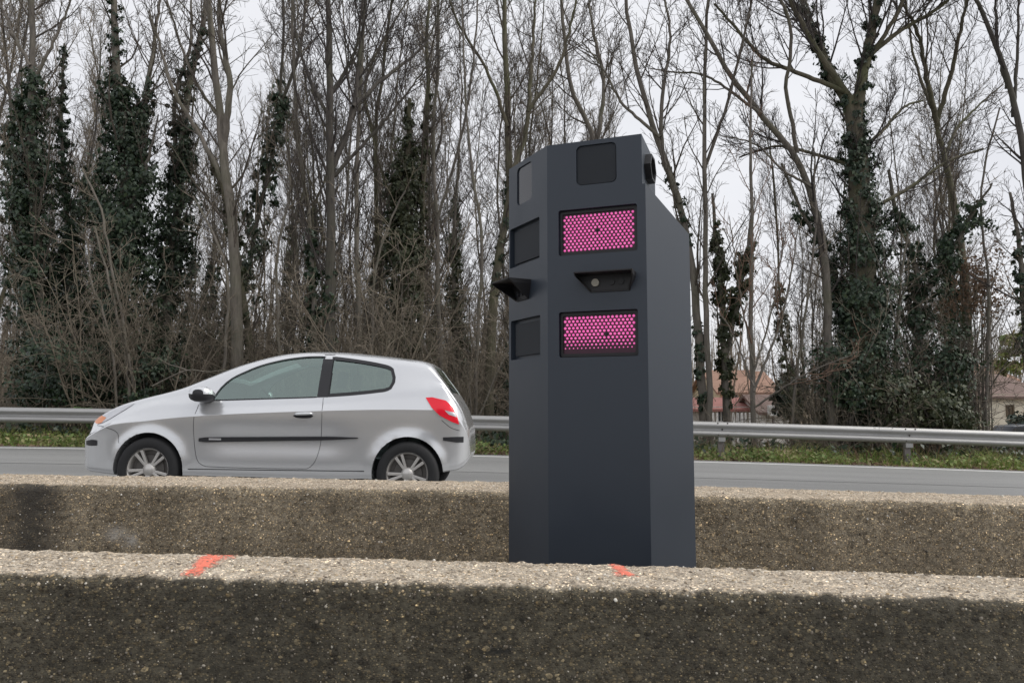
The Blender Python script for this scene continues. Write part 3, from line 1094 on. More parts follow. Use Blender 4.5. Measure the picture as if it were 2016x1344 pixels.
def arch_flare(s, z):
    """outward swelling of the wings round the wheels"""
    d1 = np.hypot(s, z - .31) - .345; d2 = np.hypot(s - 2.575, z - .31) - .345
    return .020 * np.exp(-(d1 / .055) ** 2) + .020 * np.exp(-(d2 / .055) ** 2)


def flare(S, sec):
    o = sec.copy()
    w = np.clip((sec[..., 0] - .55) / .15, 0, 1) * np.clip((.95 - sec[..., 1]) / .2, 0, 1)
    o[..., 0] += arch_flare(S, sec[..., 1]) * w
    # hollow of the door
    hol = np.exp(-((sec[..., 1] - .60) / .13) ** 2) * np.clip((S - .45) / .3, 0, 1) * np.clip((2.1 - S) / .3, 0, 1)
    o[..., 0] -= .012 * hol * w
    return o


SEC = flare(ST[:, None] * np.ones(SEC.shape[:2]), SEC)


def loft_mesh(name, S, C):
    n, m = C.shape[:2]
    full = np.concatenate([C, C[:, -2:0:-1] * np.array([-1, 1])], 1)
    mm = full.shape[1]
    V = np.stack([np.repeat(S[:, None], mm, 1), full[..., 0], full[..., 1]], -1).reshape(-1, 3)
    idx = np.arange(n * mm).reshape(n, mm)
    q = np.stack([idx[:-1], np.roll(idx[:-1], -1, 1), np.roll(idx[1:], -1, 1), idx[1:]], -1).reshape(-1, 4)
    Fs = [tuple(f) for f in q] + [tuple(idx[0][::-1]), tuple(idx[-1])]
    me = bpy.data.meshes.new(name); me.from_pydata([tuple(v) for v in V], [], Fs)
    bm = bmesh.new(); bm.from_mesh(me); bmesh.ops.recalc_face_normals(bm, faces=bm.faces); bm.to_mesh(me); bm.free()
    return me


def side_y(s, z):
    """half width of the body at station s and height z (upper part of the side)"""
    s = np.asarray(s, float); z = np.asarray(z, float)
    out = np.zeros(np.broadcast(s, z).shape)
    sb, zb_ = np.broadcast_arrays(s, z)
    i = np.clip(np.searchsorted(ST, sb) - 1, 0, len(ST) - 2)
    fr_ = (sb - ST[i]) / (ST[i + 1] - ST[i])
    lo, hi = 8, 60
    for k_ in np.ndindex(out.shape):
        a = SEC[i[k_]][lo:hi]; b = SEC[i[k_] + 1][lo:hi]
        ya = np.interp(zb_[k_], np.maximum.accumulate(a[:, 1]), a[:, 0]); yb = np.interp(zb_[k_], np.maximum.accumulate(b[:, 1]), b[:, 0])
        out[k_] = ya * (1 - fr_[k_]) + yb * fr_[k_]
    return out


def top_z(s, y):
    s, y = np.broadcast_arrays(np.asarray(s, float), np.abs(np.asarray(y, float)))
    out = np.zeros(s.shape)
    i = np.clip(np.searchsorted(ST, s) - 1, 0, len(ST) - 2)
    fr_ = (s - ST[i]) / (ST[i + 1] - ST[i])
    for k_ in np.ndindex(out.shape):
        a = SEC[i[k_]][45:][::-1]; b = SEC[i[k_] + 1][45:][::-1]
        za = np.interp(y[k_], a[:, 0], a[:, 1]); zb_ = np.interp(y[k_], b[:, 0], b[:, 1])
        out[k_] = za * (1 - fr_[k_]) + zb_ * fr_[k_]
    return out


shell = loft_mesh('body', ST, SEC)
# the cabin void
SI = np.linspace(.40, 2.80, 44)
inner = loft_mesh('void', SI, np.stack([section(s, .040) * np.array([1, 1]) for s in SI]))
bm = bmesh.new(); bm.from_mesh(inner)
for v in bm.verts: v.co.z = max(v.co.z, .34)
bm.to_mesh(inner); bm.free()

# window openings as functions of s
dw_b = lambda s: np.interp(s, [.60, 1.66], [.985, 1.034])
dw_t = interp([(.60, 1.02), (.66, 1.125), (.892, 1.285), (1.175, 1.385), (1.45, 1.432), (1.66, 1.440)])
qw_b = interp([(1.735, 1.040), (2.0, 1.062), (2.25, 1.092), (2.34, 1.108), (2.39, 1.14), (2.41, 1.19)])
qw_t = interp([(1.735, 1.438), (2.0, 1.408), (2.25, 1.368), (2.34, 1.345), (2.385, 1.315), (2.41, 1.24)])
wins = [(np.linspace(.60, 1.66, 24), dw_b, dw_t), (np.linspace(1.735, 2.41, 24), qw_b, qw_t)]


def outline(S, fb, ft, grow=0.0):
    pts = [(s, float(fb(s))) for s in S] + [(s, float(ft(s))) for s in S[::-1]]
    if grow:
        P = np.array(pts); n = len(P)
        T = np.roll(P, -1, 0) - np.roll(P, 1, 0)
        T /= np.maximum(1e-9, np.linalg.norm(T, axis=1))[:, None]
        N = np.stack([T[:, 1], -T[:, 0]], 1)
        P = P + N * grow
        pts = [tuple(p) for p in P]
    return pts


cut = [inner]
for S, fb, ft in wins:
    ol = outline(S, fb, ft)
    for sg in (1, -1):
        cut.append(MB().loft([(s, sg * .40, z) for s, z in ol], [(s, sg * 1.1, z) for s, z in ol]).mesh('c'))
cut.append(MB().prism([(.46, -.61), (1.10, -.50), (1.10, .50), (.46, .61)], 1.0, 1.7).mesh('c'))
cut.append(MB().prism([(2.775, -.47), (2.985, -.56), (2.985, .56), (2.775, .47)], 1.0, 1.7).mesh('c'))
for s in (0, 2.575):
    for sg in (1, -1):
        cut.append(MB().lathe([(0, -.16), (.352, -.16), (.352, .16), (0, .16)], 56, 'y', (s, sg * .79, .315)).mesh('c'))
bm_cut = []
for c_ in cut:
    bm = bmesh.new(); bm.from_mesh(c_); bmesh.ops.remove_doubles(bm, verts=bm.verts, dist=1e-5); bmesh.ops.recalc_face_normals(bm, faces=bm.faces); bm.to_mesh(c_); bm.free()
body_me = boolean(shell, cut)
# dark linings: everything that is not the outer skin
body_me.materials.clear(); body_me.materials.append(M['silver']); body_me.materials.append(M['gap'])
for p in body_me.polygons:
    c_ = p.center; yy = float(abs(c_[1]))
    d1 = math.hypot(c_[0], c_[2] - .315); d2 = math.hypot(c_[0] - 2.575, c_[2] - .315)
    if (min(d1, d2) < .351 and yy > .5) or c_[2] < .258 or (yy < float(f_wid(c_[0])) - .11 and c_[2] < .93 and .38 < c_[0] < 2.82 and c_[2] < float(f_top(c_[0])) - .07):
        p.material_index = 1
smooth_by_angle(body_me, 32)
link('body', body_me, None, car)


def side_patch(name, S, fb, ft, out, mat, parent, sg=-1, rows=8, cols=None):
    S = np.asarray(S)
    n = len(S)
    Zt, Zb = np.array([float(ft(s)) for s in S]), np.array([float(fb(s)) for s in S])
    t_ = np.linspace(0, 1, rows)[:, None]
    Z = Zb[None] * (1 - t_) + Zt[None] * t_
    A = np.repeat(S[None], rows, 0)
    Y = sg * (side_y(A, Z) + out)
    V = np.stack([A, Y, Z], -1).reshape(-1, 3)
    idx = np.arange(rows * n).reshape(rows, n)
    q = np.stack([idx[:-1, :-1], idx[:-1, 1:], idx[1:, 1:], idx[1:, :-1]], -1).reshape(-1, 4)
    if sg > 0: q = q[:, ::-1]
    return link(name, np_mesh(name, V, q, True), mat, parent)


def seal_ring(S, fb, ft, g0, g1, sg, parent):
    a, b = outline(S, fb, ft, g0), outline(S, fb, ft, g1)
    n = len(a)
    A, B = np.array(a), np.array(b)
    V = np.concatenate([np.stack([A[:, 0], sg * (side_y(A[:, 0], A[:, 1]) + .0025), A[:, 1]], 1), np.stack([B[:, 0], sg * (side_y(B[:, 0], B[:, 1]) + .0025), B[:, 1]], 1)])
    q = [(i, (i + 1) % n, n + (i + 1) % n, n + i) for i in range(n)]
    return link('window_seal', np_mesh('window_seal', V, q), M['trim'], parent)


for sg in (-1, 1):
    for i, (S, fb, ft) in enumerate(wins):
        g = side_patch('side_window', S, lambda s: fb(s) - .002, lambda s: ft(s) + .002, -.008, M['glass'], car, sg)
        seal_ring(S, fb, ft, -.005 if i == 0 else -.026, .007, sg, g)
    side_patch('door_pillar', np.linspace(1.642, 1.752, 5), lambda s: np.interp(s, [1.65, 1.74], [1.032, 1.036]), lambda s: 1.464, .0055, M['trim'], car, sg, 8)
    # mirror base and corner
    side_patch('mirror_triangle', np.linspace(.44, .602, 6), lambda s: .978, lambda s: np.interp(s, [.44, .602], [.985, 1.035]), .004, M['trim'], car, sg, 4)


def top_patch(name, S, w0, w1, lift, mat):
    n, m = len(S), 15
    A = np.repeat(np.asarray(S)[:, None], m, 1)
    Yv = np.linspace(-1, 1, m)[None] * np.interp(A, [S[0], S[-1]], [w0, w1])
    Z = top_z(A, Yv) + lift
    V = np.stack([A, Yv, Z], -1).reshape(-1, 3)
    idx = np.arange(n * m).reshape(n, m)
    q = np.stack([idx[:-1, :-1], idx[:-1, 1:], idx[1:, 1:], idx[1:, :-1]], -1).reshape(-1, 4)
    return link(name, np_mesh(name, V, q, True), mat, car)


top_patch('windscreen', np.linspace(.45, 1.11, 16), .62, .51, -.008, M['glass'])
top_patch('rear_window', np.linspace(2.768, 2.992, 12), .475, .565, -.006, M['glass'])
# rear wiper
MB().tube([(2.975, -.02, 1.125), (2.965, -.25, 1.135), (2.94, -.46, 1.165)], [.012, .010, .006], 6).build('rear_wiper', M['trim'], car)


def curve_on_side(name, pts, r, mat, sg=-1, out=0.0, n=30, parent=None):
    P = catmull(np.array(pts), n)
    Y = sg * (side_y(P[:, 0], P[:, 1]) + out)
    return MB().tube([(P[i, 0], Y[i], P[i, 1]) for i in range(n)], r, 5).build(name, mat, parent or car, smooth=True)


for sg in (-1, 1):
    dg_ = curve_on_side('door_gap', [(.46, .94), (.44, .75), (.47, .47), (.53, .37), (.70, .348), (1.45, .345), (1.62, .37), (1.70, .55), (1.715, .85), (1.705, 1.025)], .0032, M['gap'], sg, -.001, 60)
    # side moulding, tapering to the rear
    S = np.linspace(.50, 2.08, 26)
    zc_f = lambda s: .605 + (s - .5) * .0265
    hw = lambda s: float(np.interp(s, [.50, .54, 1.8, 2.08], [.016, .024, .017, .005]))
    mo = side_patch('side_moulding', S, lambda s: zc_f(s) - hw(s), lambda s: zc_f(s) + hw(s), .014, M['trim'], car, sg, 4)
    me = mo.data
    bm = bmesh.new(); bm.from_mesh(me)
    r_ = bmesh.ops.extrude_face_region(bm, geom=bm.faces[:])
    for v in [g for g in r_['geom'] if isinstance(g, bmesh.types.BMVert)]: v.co.y -= sg * .022
    bmesh.ops.recalc_face_normals(bm, faces=bm.faces)
    bm.to_mesh(me); bm.free()
    smooth_by_angle(me, 30)
    side_patch('badge', np.linspace(.60, .72, 3), lambda s: .605, lambda s: .622, .0155, M['badge'], mo, sg, 3)
    # door handle; a dark patch on the skin paints the shade of its cup
    hS = np.linspace(1.43, 1.63, 9)
    side_patch('handle_cup_shade', hS, lambda s: .846 - .020 * math.sqrt(max(0, 1 - ((s - 1.53) / .1) ** 2)), lambda s: .850 + .022 * math.sqrt(max(0, 1 - ((s - 1.53) / .1) ** 2)), .0025, M['gap'], car, sg, 5)
    hy = float(side_y(1.53, .865))
    MB().tube([(1.44, sg * (hy - .004), .862), (1.47, sg * (hy + .016), .866), (1.55, sg * (hy + .02), .870), (1.60, sg * (hy + .012), .872), (1.625, sg * (hy - .004), .872)], [.009, .014, .015, .013, .009], 8).build('door_handle', M['silver'], car, smooth=True)
    # sill strip
    curve_on_side('sill_gap', [(.40, .325), (1.2, .328), (2.15, .332)], .005, M['gap'], sg, -.002, 30)
    # bonnet and bumper shut lines
    curve_on_side('bumper_gap', [(-.62, .72), (-.45, .705), (-.33, .66), (-.305, .56)], .003, M['gap'], sg, -.001, 24)
    curve_on_side('bumper_gap', [(2.90, .83), (2.99, .76), (3.08, .73)], .003, M['gap'], sg, -.001, 20)

    def poly_patch(name, P, out, mat, parent=None):
        S = np.array([p[0] for p in P])
        ss = np.linspace(S.min(), S.max(), 22)
        n = len(P)
        lo, hi = [], []
        for s in ss:
            zz = []
            for i in range(n):
                a, b = P[i], P[(i + 1) % n]
                if a[0] == b[0]: 
                    if abs(a[0] - s) < 1e-6: zz += [a[1], b[1]]
                    continue
                t_ = (s - a[0]) / (b[0] - a[0])
                if -1e-9 <= t_ <= 1 + 1e-9: zz.append(a[1] + (b[1] - a[1]) * t_)
            lo.append(min(zz)); hi.append(max(zz))
        return side_patch(name, ss, lambda s: np.interp(s, ss, lo), lambda s: np.interp(s, ss, hi), out, mat, parent or car, sg, 7)
    tl_ = poly_patch('tail_lamp', [(2.735, 1.045), (2.80, 1.05), (2.94, 1.02), (3.01, .95), (3.055, .865), (3.075, .79), (3.0, .815), (2.88, .875), (2.80, .95)], .006, M['red_lens'])
    poly_patch('lamp_insert', [(2.93, .925), (3.03, .905), (3.05, .86), (2.97, .885)], .0085, M['clear_lens'], tl_)
    hl_ = poly_patch('headlight', [(-.70, .755), (-.66, .785), (-.52, .865), (-.34, .925), (-.22, .945), (-.30, .89), (-.46, .79), (-.56, .745)], .006, M['clear_lens'])
    poly_patch('indicator', [(-.70, .752), (-.66, .786), (-.60, .818), (-.52, .80), (-.56, .748), (-.63, .735)], .0085, M['amber'], hl_)
    poly_patch('bumper_strip', [(-.70, .57), (-.62, .585), (-.55, .58), (-.55, .53), (-.62, .525), (-.70, .53)], .006, M['trim'])
    poly_patch('bumper_strip', [(2.92, .665), (3.05, .67), (3.12, .67), (3.12, .615), (3.05, .615), (2.92, .635)], .006, M['trim'])
    # door mirror
    my = float(side_y(.55, .99))
    mb = MB()
    rings = []
    for (y_, sx, sz, cx_, cz_) in ((my - .02, .045, .02, .56, .985), (my + .035, .055, .03, .545, .995), (my + .06, .105, .062, .535, 1.025), (my + .13, .115, .075, .525, 1.04), (my + .185, .095, .068, .52, 1.042), (my + .215, .055, .045, .53, 1.04)):
        rings.append([(cx_ + sx * math.copysign(abs(math.cos(a_)) ** .75, math.cos(a_)), sg * y_, cz_ + sz * math.copysign(abs(math.sin(a_)) ** .75, math.sin(a_))) for a_ in np.linspace(0, 2 * math.pi, 16, endpoint=False)])
    V = [p for r in rings for p in r]
    Fs = [(i * 16 + k_, i * 16 + (k_ + 1) % 16, (i + 1) * 16 + (k_ + 1) % 16, (i + 1) * 16 + k_) for i in range(len(rings) - 1) for k_ in range(16)]
    Fs += [tuple(range(15, -1, -1)), tuple((len(rings) - 1) * 16 + k_ for k_ in range(16))]
    mir = MB().add(V, Fs).mesh('mirror', True)
    mir.materials.append(M['silver']); mir.materials.append(M['trim'])
    for p in mir.polygons: p.material_index = 1 if p.center[2] < 1.047 else 0
    link('mirror', mir, None, car)

# wheels
for s in (0, 2.575):
    for sg in (-1, 1):
        w = bpy.data.objects.new('wheel', None); COL.objects.link(w); w.parent = car; w.location = (s, sg * .745, .31); w.rotation_euler = (0, .4 + s, 0 if sg < 0 else math.pi)
        prof = [(.205, -.085), (.215, -.095), (.25, -.102), (.285, -.098), (.303, -.082), (.310, -.05), (.312, 0), (.310, .05), (.303, .082), (.285, .098), (.25, .102), (.205, .09)]
        ty = MB().lathe(prof, 48, 'y', closed=True).build('tyre', M['rubber'], w, smooth=True)
        rim = MB().lathe([(.208, -.092), (.213, -.088), (.200, -.080), (.190, -.05), (.185, .02), (.185, .08)], 48).build('rim', M['alloy'], w, smooth=True)
        MB().lathe([(.0, -.03), (.14, -.03), (.142, -.02), (.15, -.012), (.186, -.012)], 32).build('brake_disc', M['disc'], w)
        hub = MB().lathe([(.0, -.078), (.022, -.078), (.030, -.072), (.058, -.066), (.066, -.04), (.066, -.02)], 24)
        sp = MB()
        for k_ in range(5):
            for dlt in (-.17, .17):
                a_ = 2 * math.pi * k_ / 5 + dlt
                b_ = 2 * math.pi * k_ / 5 + dlt * .9
                def pt(r, an, y_): return (r * math.cos(an), y_, r * math.sin(an))
                w0, w1 = .016, .011
                A = [pt(.05, b_ - .25, -.066), pt(.05, b_ + .25, -.066), pt(.05, b_ + .25, -.04), pt(.05, b_ - .25, -.04)]
                B = [pt(.197, a_ - .075, -.084), pt(.197, a_ + .075, -.084), pt(.197, a_ + .075, -.05), pt(.197, a_ - .075, -.05)]
                sp.loft(A, B)
        sp.build('spokes', M['alloy'], w, bevel=.004)
        hub.build('hub', M['alloy'], w, smooth=True)

# interior
for sg in (-1, 1):
    seat = MB()
    y_ = sg * .36
    seat.loft([(1.05, y_ - .24, .40), (1.58, y_ - .24, .40), (1.58, y_ + .24, .40), (1.05, y_ + .24, .40)], [(1.02, y_ - .25, .56), (1.56, y_ - .24, .52), (1.56, y_ + .24, .52), (1.02, y_ + .25, .56)])
    seat.loft([(1.50, y_ - .23, .5), (1.66, y_ - .23, .5), (1.66, y_ + .23, .5), (1.50, y_ + .23, .5)], [(1.72, y_ - .20, 1.10), (1.80, y_ - .19, 1.10), (1.80, y_ + .19, 1.10), (1.72, y_ + .20, 1.10)])
    so = seat.build('front_seat', M['seat'], car, bevel=.045, seg=3, auto=50)
    MB().loft([(1.74, y_ - .13, 1.13), (1.82, y_ - .12, 1.13), (1.82, y_ + .12, 1.13), (1.74, y_ + .13, 1.13)], [(1.77, y_ - .11, 1.30), (1.85, y_ - .10, 1.30), (1.85, y_ + .10, 1.30), (1.77, y_ + .11, 1.30)]).build('headrest', M['seat'], so, bevel=.03, seg=3, auto=50)
MB().loft([(2.30, -.6, .45), (2.52, -.6, .45), (2.52, .6, .45), (2.30, .6, .45)], [(2.50, -.56, 1.05), (2.60, -.56, 1.05), (2.60, .56, 1.05), (2.50, .56, 1.05)]).build('rear_seat', M['seat'], car, bevel=.03, seg=3, auto=50)
MB().loft([(.42, -.70, .60), (.95, -.70, .60), (.95, .70, .60), (.42, .70, .60)], [(.45, -.66, .98), (.78, -.66, .99), (.78, .66, .99), (.45, .66, .98)]).build('dashboard', M['cabin'], car, bevel=.03, seg=3, auto=50)
rg = []
for a_ in np.linspace(0, 2 * math.pi, 25):
    rg.append((1.0 - .06 * math.sin(a_) + .0, -.36 + .18 * math.cos(a_), .93 + .17 * math.sin(a_)))
MB().tube(rg, .014, 8, cap=False).build('steering_wheel', M['trim'], car, smooth=True)

# ------------------------------------------------------------------ guard rail beyond the road
RY = 15.35
RZ = EYE - .205 + .004                 # top of the rail at X = 0


def rail_z(X): return zr(X) + RZ


gr_ = empty('guard_rail', (0, RY, 0), 'galvanised steel guard rail along the grassy verge below the trees', 'guard rail')
# W profile: (y forward negative = towards the road, z down from the top)
wp = [(.030, 0), (.012, -.004), (-.010, -.016), (-.034, -.040), (-.046, -.064), (-.046, -.084), (-.030, -.104), (.020, -.138), (.026, -.150), (.026, -.162), (.020, -.174), (-.030, -.208), (-.046, -.228), (-.046, -.248), (-.034, -.272), (-.010, -.296), (.012, -.308), (.030, -.312)]
post_x = [float(at(p, 870, RY)[0]) for p in (1423, 1792)]
pitch_ = post_x[1] - post_x[0]
posts = [post_x[0] + pitch_ * k_ for k_ in range(-8, 7)]
posts = [p for p in posts if -36 < p < 36]
for i in range(len(posts) - 1):
    xa, xb = posts[i] - .12, posts[i + 1] + .14
    n = 9
    X = np.linspace(xa, xb, n)
    lap = np.linspace(0.0, -.004, n)
    th = .004
    front_ = [[(x, y_ + lap[j], rail_z(x) + z_) for (y_, z_) in wp] for j, x in enumerate(X)]
    V = np.array([p for r in front_ for p in r])
    V2 = V + np.array([0, th, 0])
    m_ = len(wp)
    idx = np.arange(n * m_).reshape(n, m_)
    q = np.stack([idx[:-1, :-1], idx[:-1, 1:], idx[1:, 1:], idx[1:, :-1]], -1).reshape(-1, 4)
    e1 = np.stack([idx[:-1, 0], idx[1:, 0], idx[1:, 0] + n * m_, idx[:-1, 0] + n * m_], -1)
    e2 = np.stack([idx[:-1, -1], idx[1:, -1], idx[1:, -1] + n * m_, idx[:-1, -1] + n * m_], -1)
    e3 = np.stack([idx[0, :-1], idx[0, 1:], idx[0, 1:] + n * m_, idx[0, :-1] + n * m_], -1)
    e4 = np.stack([idx[-1, :-1], idx[-1, 1:], idx[-1, 1:] + n * m_, idx[-1, :-1] + n * m_], -1)
    me = np_mesh('rail_beam', np.concatenate([V, V2]), [np.concatenate([q[:, ::-1], q + n * m_, e1, e2, e3, e4])])
    smooth_by_angle(me, 40)
    link('rail_beam', me, M['steel'], gr_)
post_me = bolt_me = None
for x in posts:
    z0 = float(rail_z(x))
    zg_ = float(ground_z(x, RY + .1)) - .3 - z0
    if post_me is None:
        mb = MB()
        mb.box((0, .115, (zg_ - .05) / 2), (.125, .006, -.05 - zg_))
        mb.box((-.0595, .145, (zg_ - .05) / 2), (.006, .055, -.05 - zg_))
        mb.box((.0595, .145, (zg_ - .05) / 2), (.006, .055, -.05 - zg_))
        post_me = mb.mesh('post')
        post_me.materials.append(M['post'])
        mb = MB().box((0, .07, -.23), (.15, .078, .36))
        sp_me = bevelled(mb.mesh('spacer'), .008); sp_me.materials.append(M['steel'])
        mb = MB()
        mb.lathe([(0, -.012), (.012, -.012), (.016, -.004), (.016, .004)], 8, 'y')
        bolt_me = mb.mesh('bolt'); bolt_me.materials.append(M['bolt'])
    p_ = link('post', post_me, None, gr_); p_.location = (x, 0, z0)
    p_ = link('spacer', sp_me, None, gr_); p_.location = (x, 0, z0)
    for bx, by, bz in ((-.10, -.030, -.028), (.10, -.030, -.028), (0, .012, -.156), (-.10, -.034, -.262), (.10, -.034, -.262)):
        b_ = link('bolt', bolt_me, None, gr_); b_.location = (x + bx, by, z0 + bz)
# ------------------------------------------------------------------ trees
def tubes(P, R, S):
    """(M,N,3) centre lines and (M,N) radii -> vertices, quads"""
    Mn, N = P.shape[:2]
    T = np.empty_like(P)
    T[:, 1:-1] = P[:, 2:] - P[:, :-2]; T[:, 0] = P[:, 1] - P[:, 0]; T[:, -1] = P[:, -1] - P[:, -2]
    T /= np.maximum(1e-9, np.linalg.norm(T, axis=2, keepdims=True))
    ref = np.where(np.abs(T[:, :1, 2:3]) > .8, np.array([[[1.0, 0, 0]]]), np.array([[[0, 0, 1.0]]]))
    ref = np.repeat(ref, N, 1)
    A = np.cross(T, ref); A /= np.maximum(1e-9, np.linalg.norm(A, axis=2, keepdims=True))
    B = np.cross(T, A)
    an = 2 * math.pi * np.arange(S) / S
    V = P[:, :, None] + (A[:, :, None] * np.cos(an)[None, None, :, None] + B[:, :, None] * np.sin(an)[None, None, :, None]) * R[:, :, None, None]
    idx = np.arange(Mn * N * S).reshape(Mn, N, S)
    a, b = idx[:, :-1], idx[:, 1:]
    q = np.stack([a, np.roll(a, -1, 2), np.roll(b, -1, 2), b], -1).reshape(-1, 4)
    return V.reshape(-1, 3), q


def merge(parts):
    V, Q, o = [], [], 0
    for v, q in parts:
        V.append(v); Q.append(q + o); o += len(v)
    return np.concatenate(V), np.concatenate(Q)


def grow(rng, P, R, kids, t0, ang, lratio, rratio, n, up, wob, lmin=0.0, plen=None, tip=.35, t1=1.0, rmin=.003, llen=None, falloff=.6, rmax=9.0):
    Mn, N = P.shape[:2]
    K = Mn * kids
    pi = np.repeat(np.arange(Mn), kids)
    t = t0 + (t1 - t0) * ((np.tile(np.arange(kids), Mn) + rng.random(K)) / kids)
    x = t * (N - 1); i = np.minimum(x.astype(int), N - 2); f = (x - i)[:, None]
    pos = P[pi, i] * (1 - f) + P[pi, i + 1] * f
    tan = P[pi, i + 1] - P[pi, i]; tan /= np.maximum(1e-9, np.linalg.norm(tan, axis=1, keepdims=True))
    rl = R[pi, i] * (1 - f[:, 0]) + R[pi, i + 1] * f[:, 0]
    rv = rng.normal(size=(K, 3)); rv -= tan * (rv * tan).sum(1, keepdims=True); rv /= np.maximum(1e-9, np.linalg.norm(rv, axis=1, keepdims=True))
    a = (ang + rng.normal(0, .18, K))[:, None]
    d = np.cos(a) * tan + np.sin(a) * rv
    if plen is None: plen = np.linalg.norm(np.diff(P, axis=1), axis=2).sum(1)
    base = plen[pi] * lratio if llen is None else np.full(K, llen)
    L = np.maximum(lmin, base * (1 - falloff * (t - t0) / max(1e-6, 1 - t0)) * rng.uniform(.55, 1.2, K))
    r0 = np.maximum(rmin, np.minimum(rl * rratio, rmax) * rng.uniform(.7, 1.1, K))
    out = np.empty((K, n, 3)); out[:, 0] = pos
    st = (L / (n - 1))[:, None]
    for j in range(1, n):
        d = d + rng.normal(0, wob, (K, 3)) + np.array([0, 0, up])
        d /= np.linalg.norm(d, axis=1, keepdims=True)
        out[:, j] = out[:, j - 1] + d * st
    rr = r0[:, None] * np.linspace(1, tip, n)[None]
    return out, np.maximum(rr, rmin * .7)


def stem_from(pts3, r0, r1, n=26, power=.8, rng=None, wob=.0):
    P = catmull(np.array(pts3), n)
    if rng is not None and wob: P[1:] += rng.normal(0, wob, (n - 1, 3)) * np.array([1, 1, .2])
    return P[None], (r1 + (r0 - r1) * (1 - np.linspace(0, 1, n)) ** power)[None]


def crown_of(rng, stems, k1, l1, a1=.66, up1=.09, t0=.3, twig=.0058, k4=0, dens=1.0, n3=3):
    """limbs, branches and twigs on one or more stems; longer limbs carry more"""
    parts = []
    for (P, R), kk, ll in zip(stems, k1, l1):
        ll = ll * 1.25
        k2 = max(3, int(round(2.7 * ll * dens))); k3 = max(2, int(round(1.2 + 1.0 * ll * dens)))
        b1 = grow(rng, P, R, kk, t0, a1, 0, .42, 10, up1, .085, llen=ll, rmin=.011, tip=.22, falloff=.5, rmax=.032)
        b2 = grow(rng, b1[0], b1[1], k2, .12, .66, .40, .52, 5, .07, .12, lmin=.35, rmin=.0076, tip=.45)
        b3 = grow(rng, b2[0], b2[1], k3, .15, .66, .46, .62, n3, .06, .18, lmin=.22, rmin=twig, tip=.6)
        parts += [tubes(*b1, 4), tubes(*b2, 3), tubes(*b3, 3)]
        if k4:
            b4 = grow(rng, b3[0], b3[1], k4, .2, .7, .6, .6, 2, .05, .15, lmin=.15, rmin=twig * .8, tip=.7)
            parts.append(tubes(*b4, 3))
    return merge(parts)


def leaves(rng, C, N_, size, droop=.35, elong=1.5):
    """rhombic leaves at points C facing roughly along N_"""
    n = len(C)
    nrm = N_ + rng.normal(0, .55, (n, 3)); nrm /= np.maximum(1e-9, np.linalg.norm(nrm, axis=1, keepdims=True))
    dn = np.tile(np.array([[0, 0, -1.0]]), (n, 1)) + rng.normal(0, .7, (n, 3))
    u = dn - nrm * (dn * nrm).sum(1, keepdims=True); u /= np.maximum(1e-9, np.linalg.norm(u, axis=1, keepdims=True))
    v = np.cross(nrm, u)
    s = (size * rng.uniform(.55, 1.35, n))[:, None]
    P = np.stack([C - u * s * .35 * elong, C + v * s * .5 + nrm * s * .12, C + u * s * .65 * elong - nrm * s * droop * .3, C - v * s * .5 + nrm * s * .12], 1)
    idx = np.arange(n * 4).reshape(n, 4)
    return P.reshape(-1, 3), idx


def ivy_on(rng, path, radii, n, size, clump=.35):
    """leaf cloud round a path; path (k,3) with radius per point"""
    k = len(path)
    m = max(8, n // 28)
    t = rng.random(m) * (k - 1); i = np.minimum(t.astype(int), k - 2); f = (t - i)[:, None]
    c = path[i] * (1 - f) + path[i + 1] * f
    r = radii[i] * (1 - f[:, 0]) + radii[i + 1] * f[:, 0]
    a = rng.uniform(0, 2 * math.pi, m)
    rad = r * np.sqrt(rng.uniform(.12, 1.15, m))
    o_ = np.stack([np.cos(a) * rad, np.sin(a) * rad, rng.normal(0, .12, m)], 1)
    cc = c + o_
    w = rng.random(m) + .3
    ci = rng.choice(m, n, p=w / w.sum())
    cs = (clump * (.35 + .9 * rng.random(m)) * np.clip(r / .5, .45, 1.3))[ci][:, None]
    C = cc[ci] + rng.normal(0, .42, (n, 3)) * cs * np.array([1, 1, .8])
    N_ = C - c[ci]; N_[:, 2] *= .2
    N_ /= np.maximum(1e-9, np.linalg.norm(N_, axis=1, keepdims=True)); N_[:, 2] += .35
    return leaves(rng, C, N_, size)


def put(name, geo, mat, root, smooth=False):
    V, q = geo
    o = link(name, np_mesh(name, V - np.array(root.location), q, smooth), mat, root)
    return o


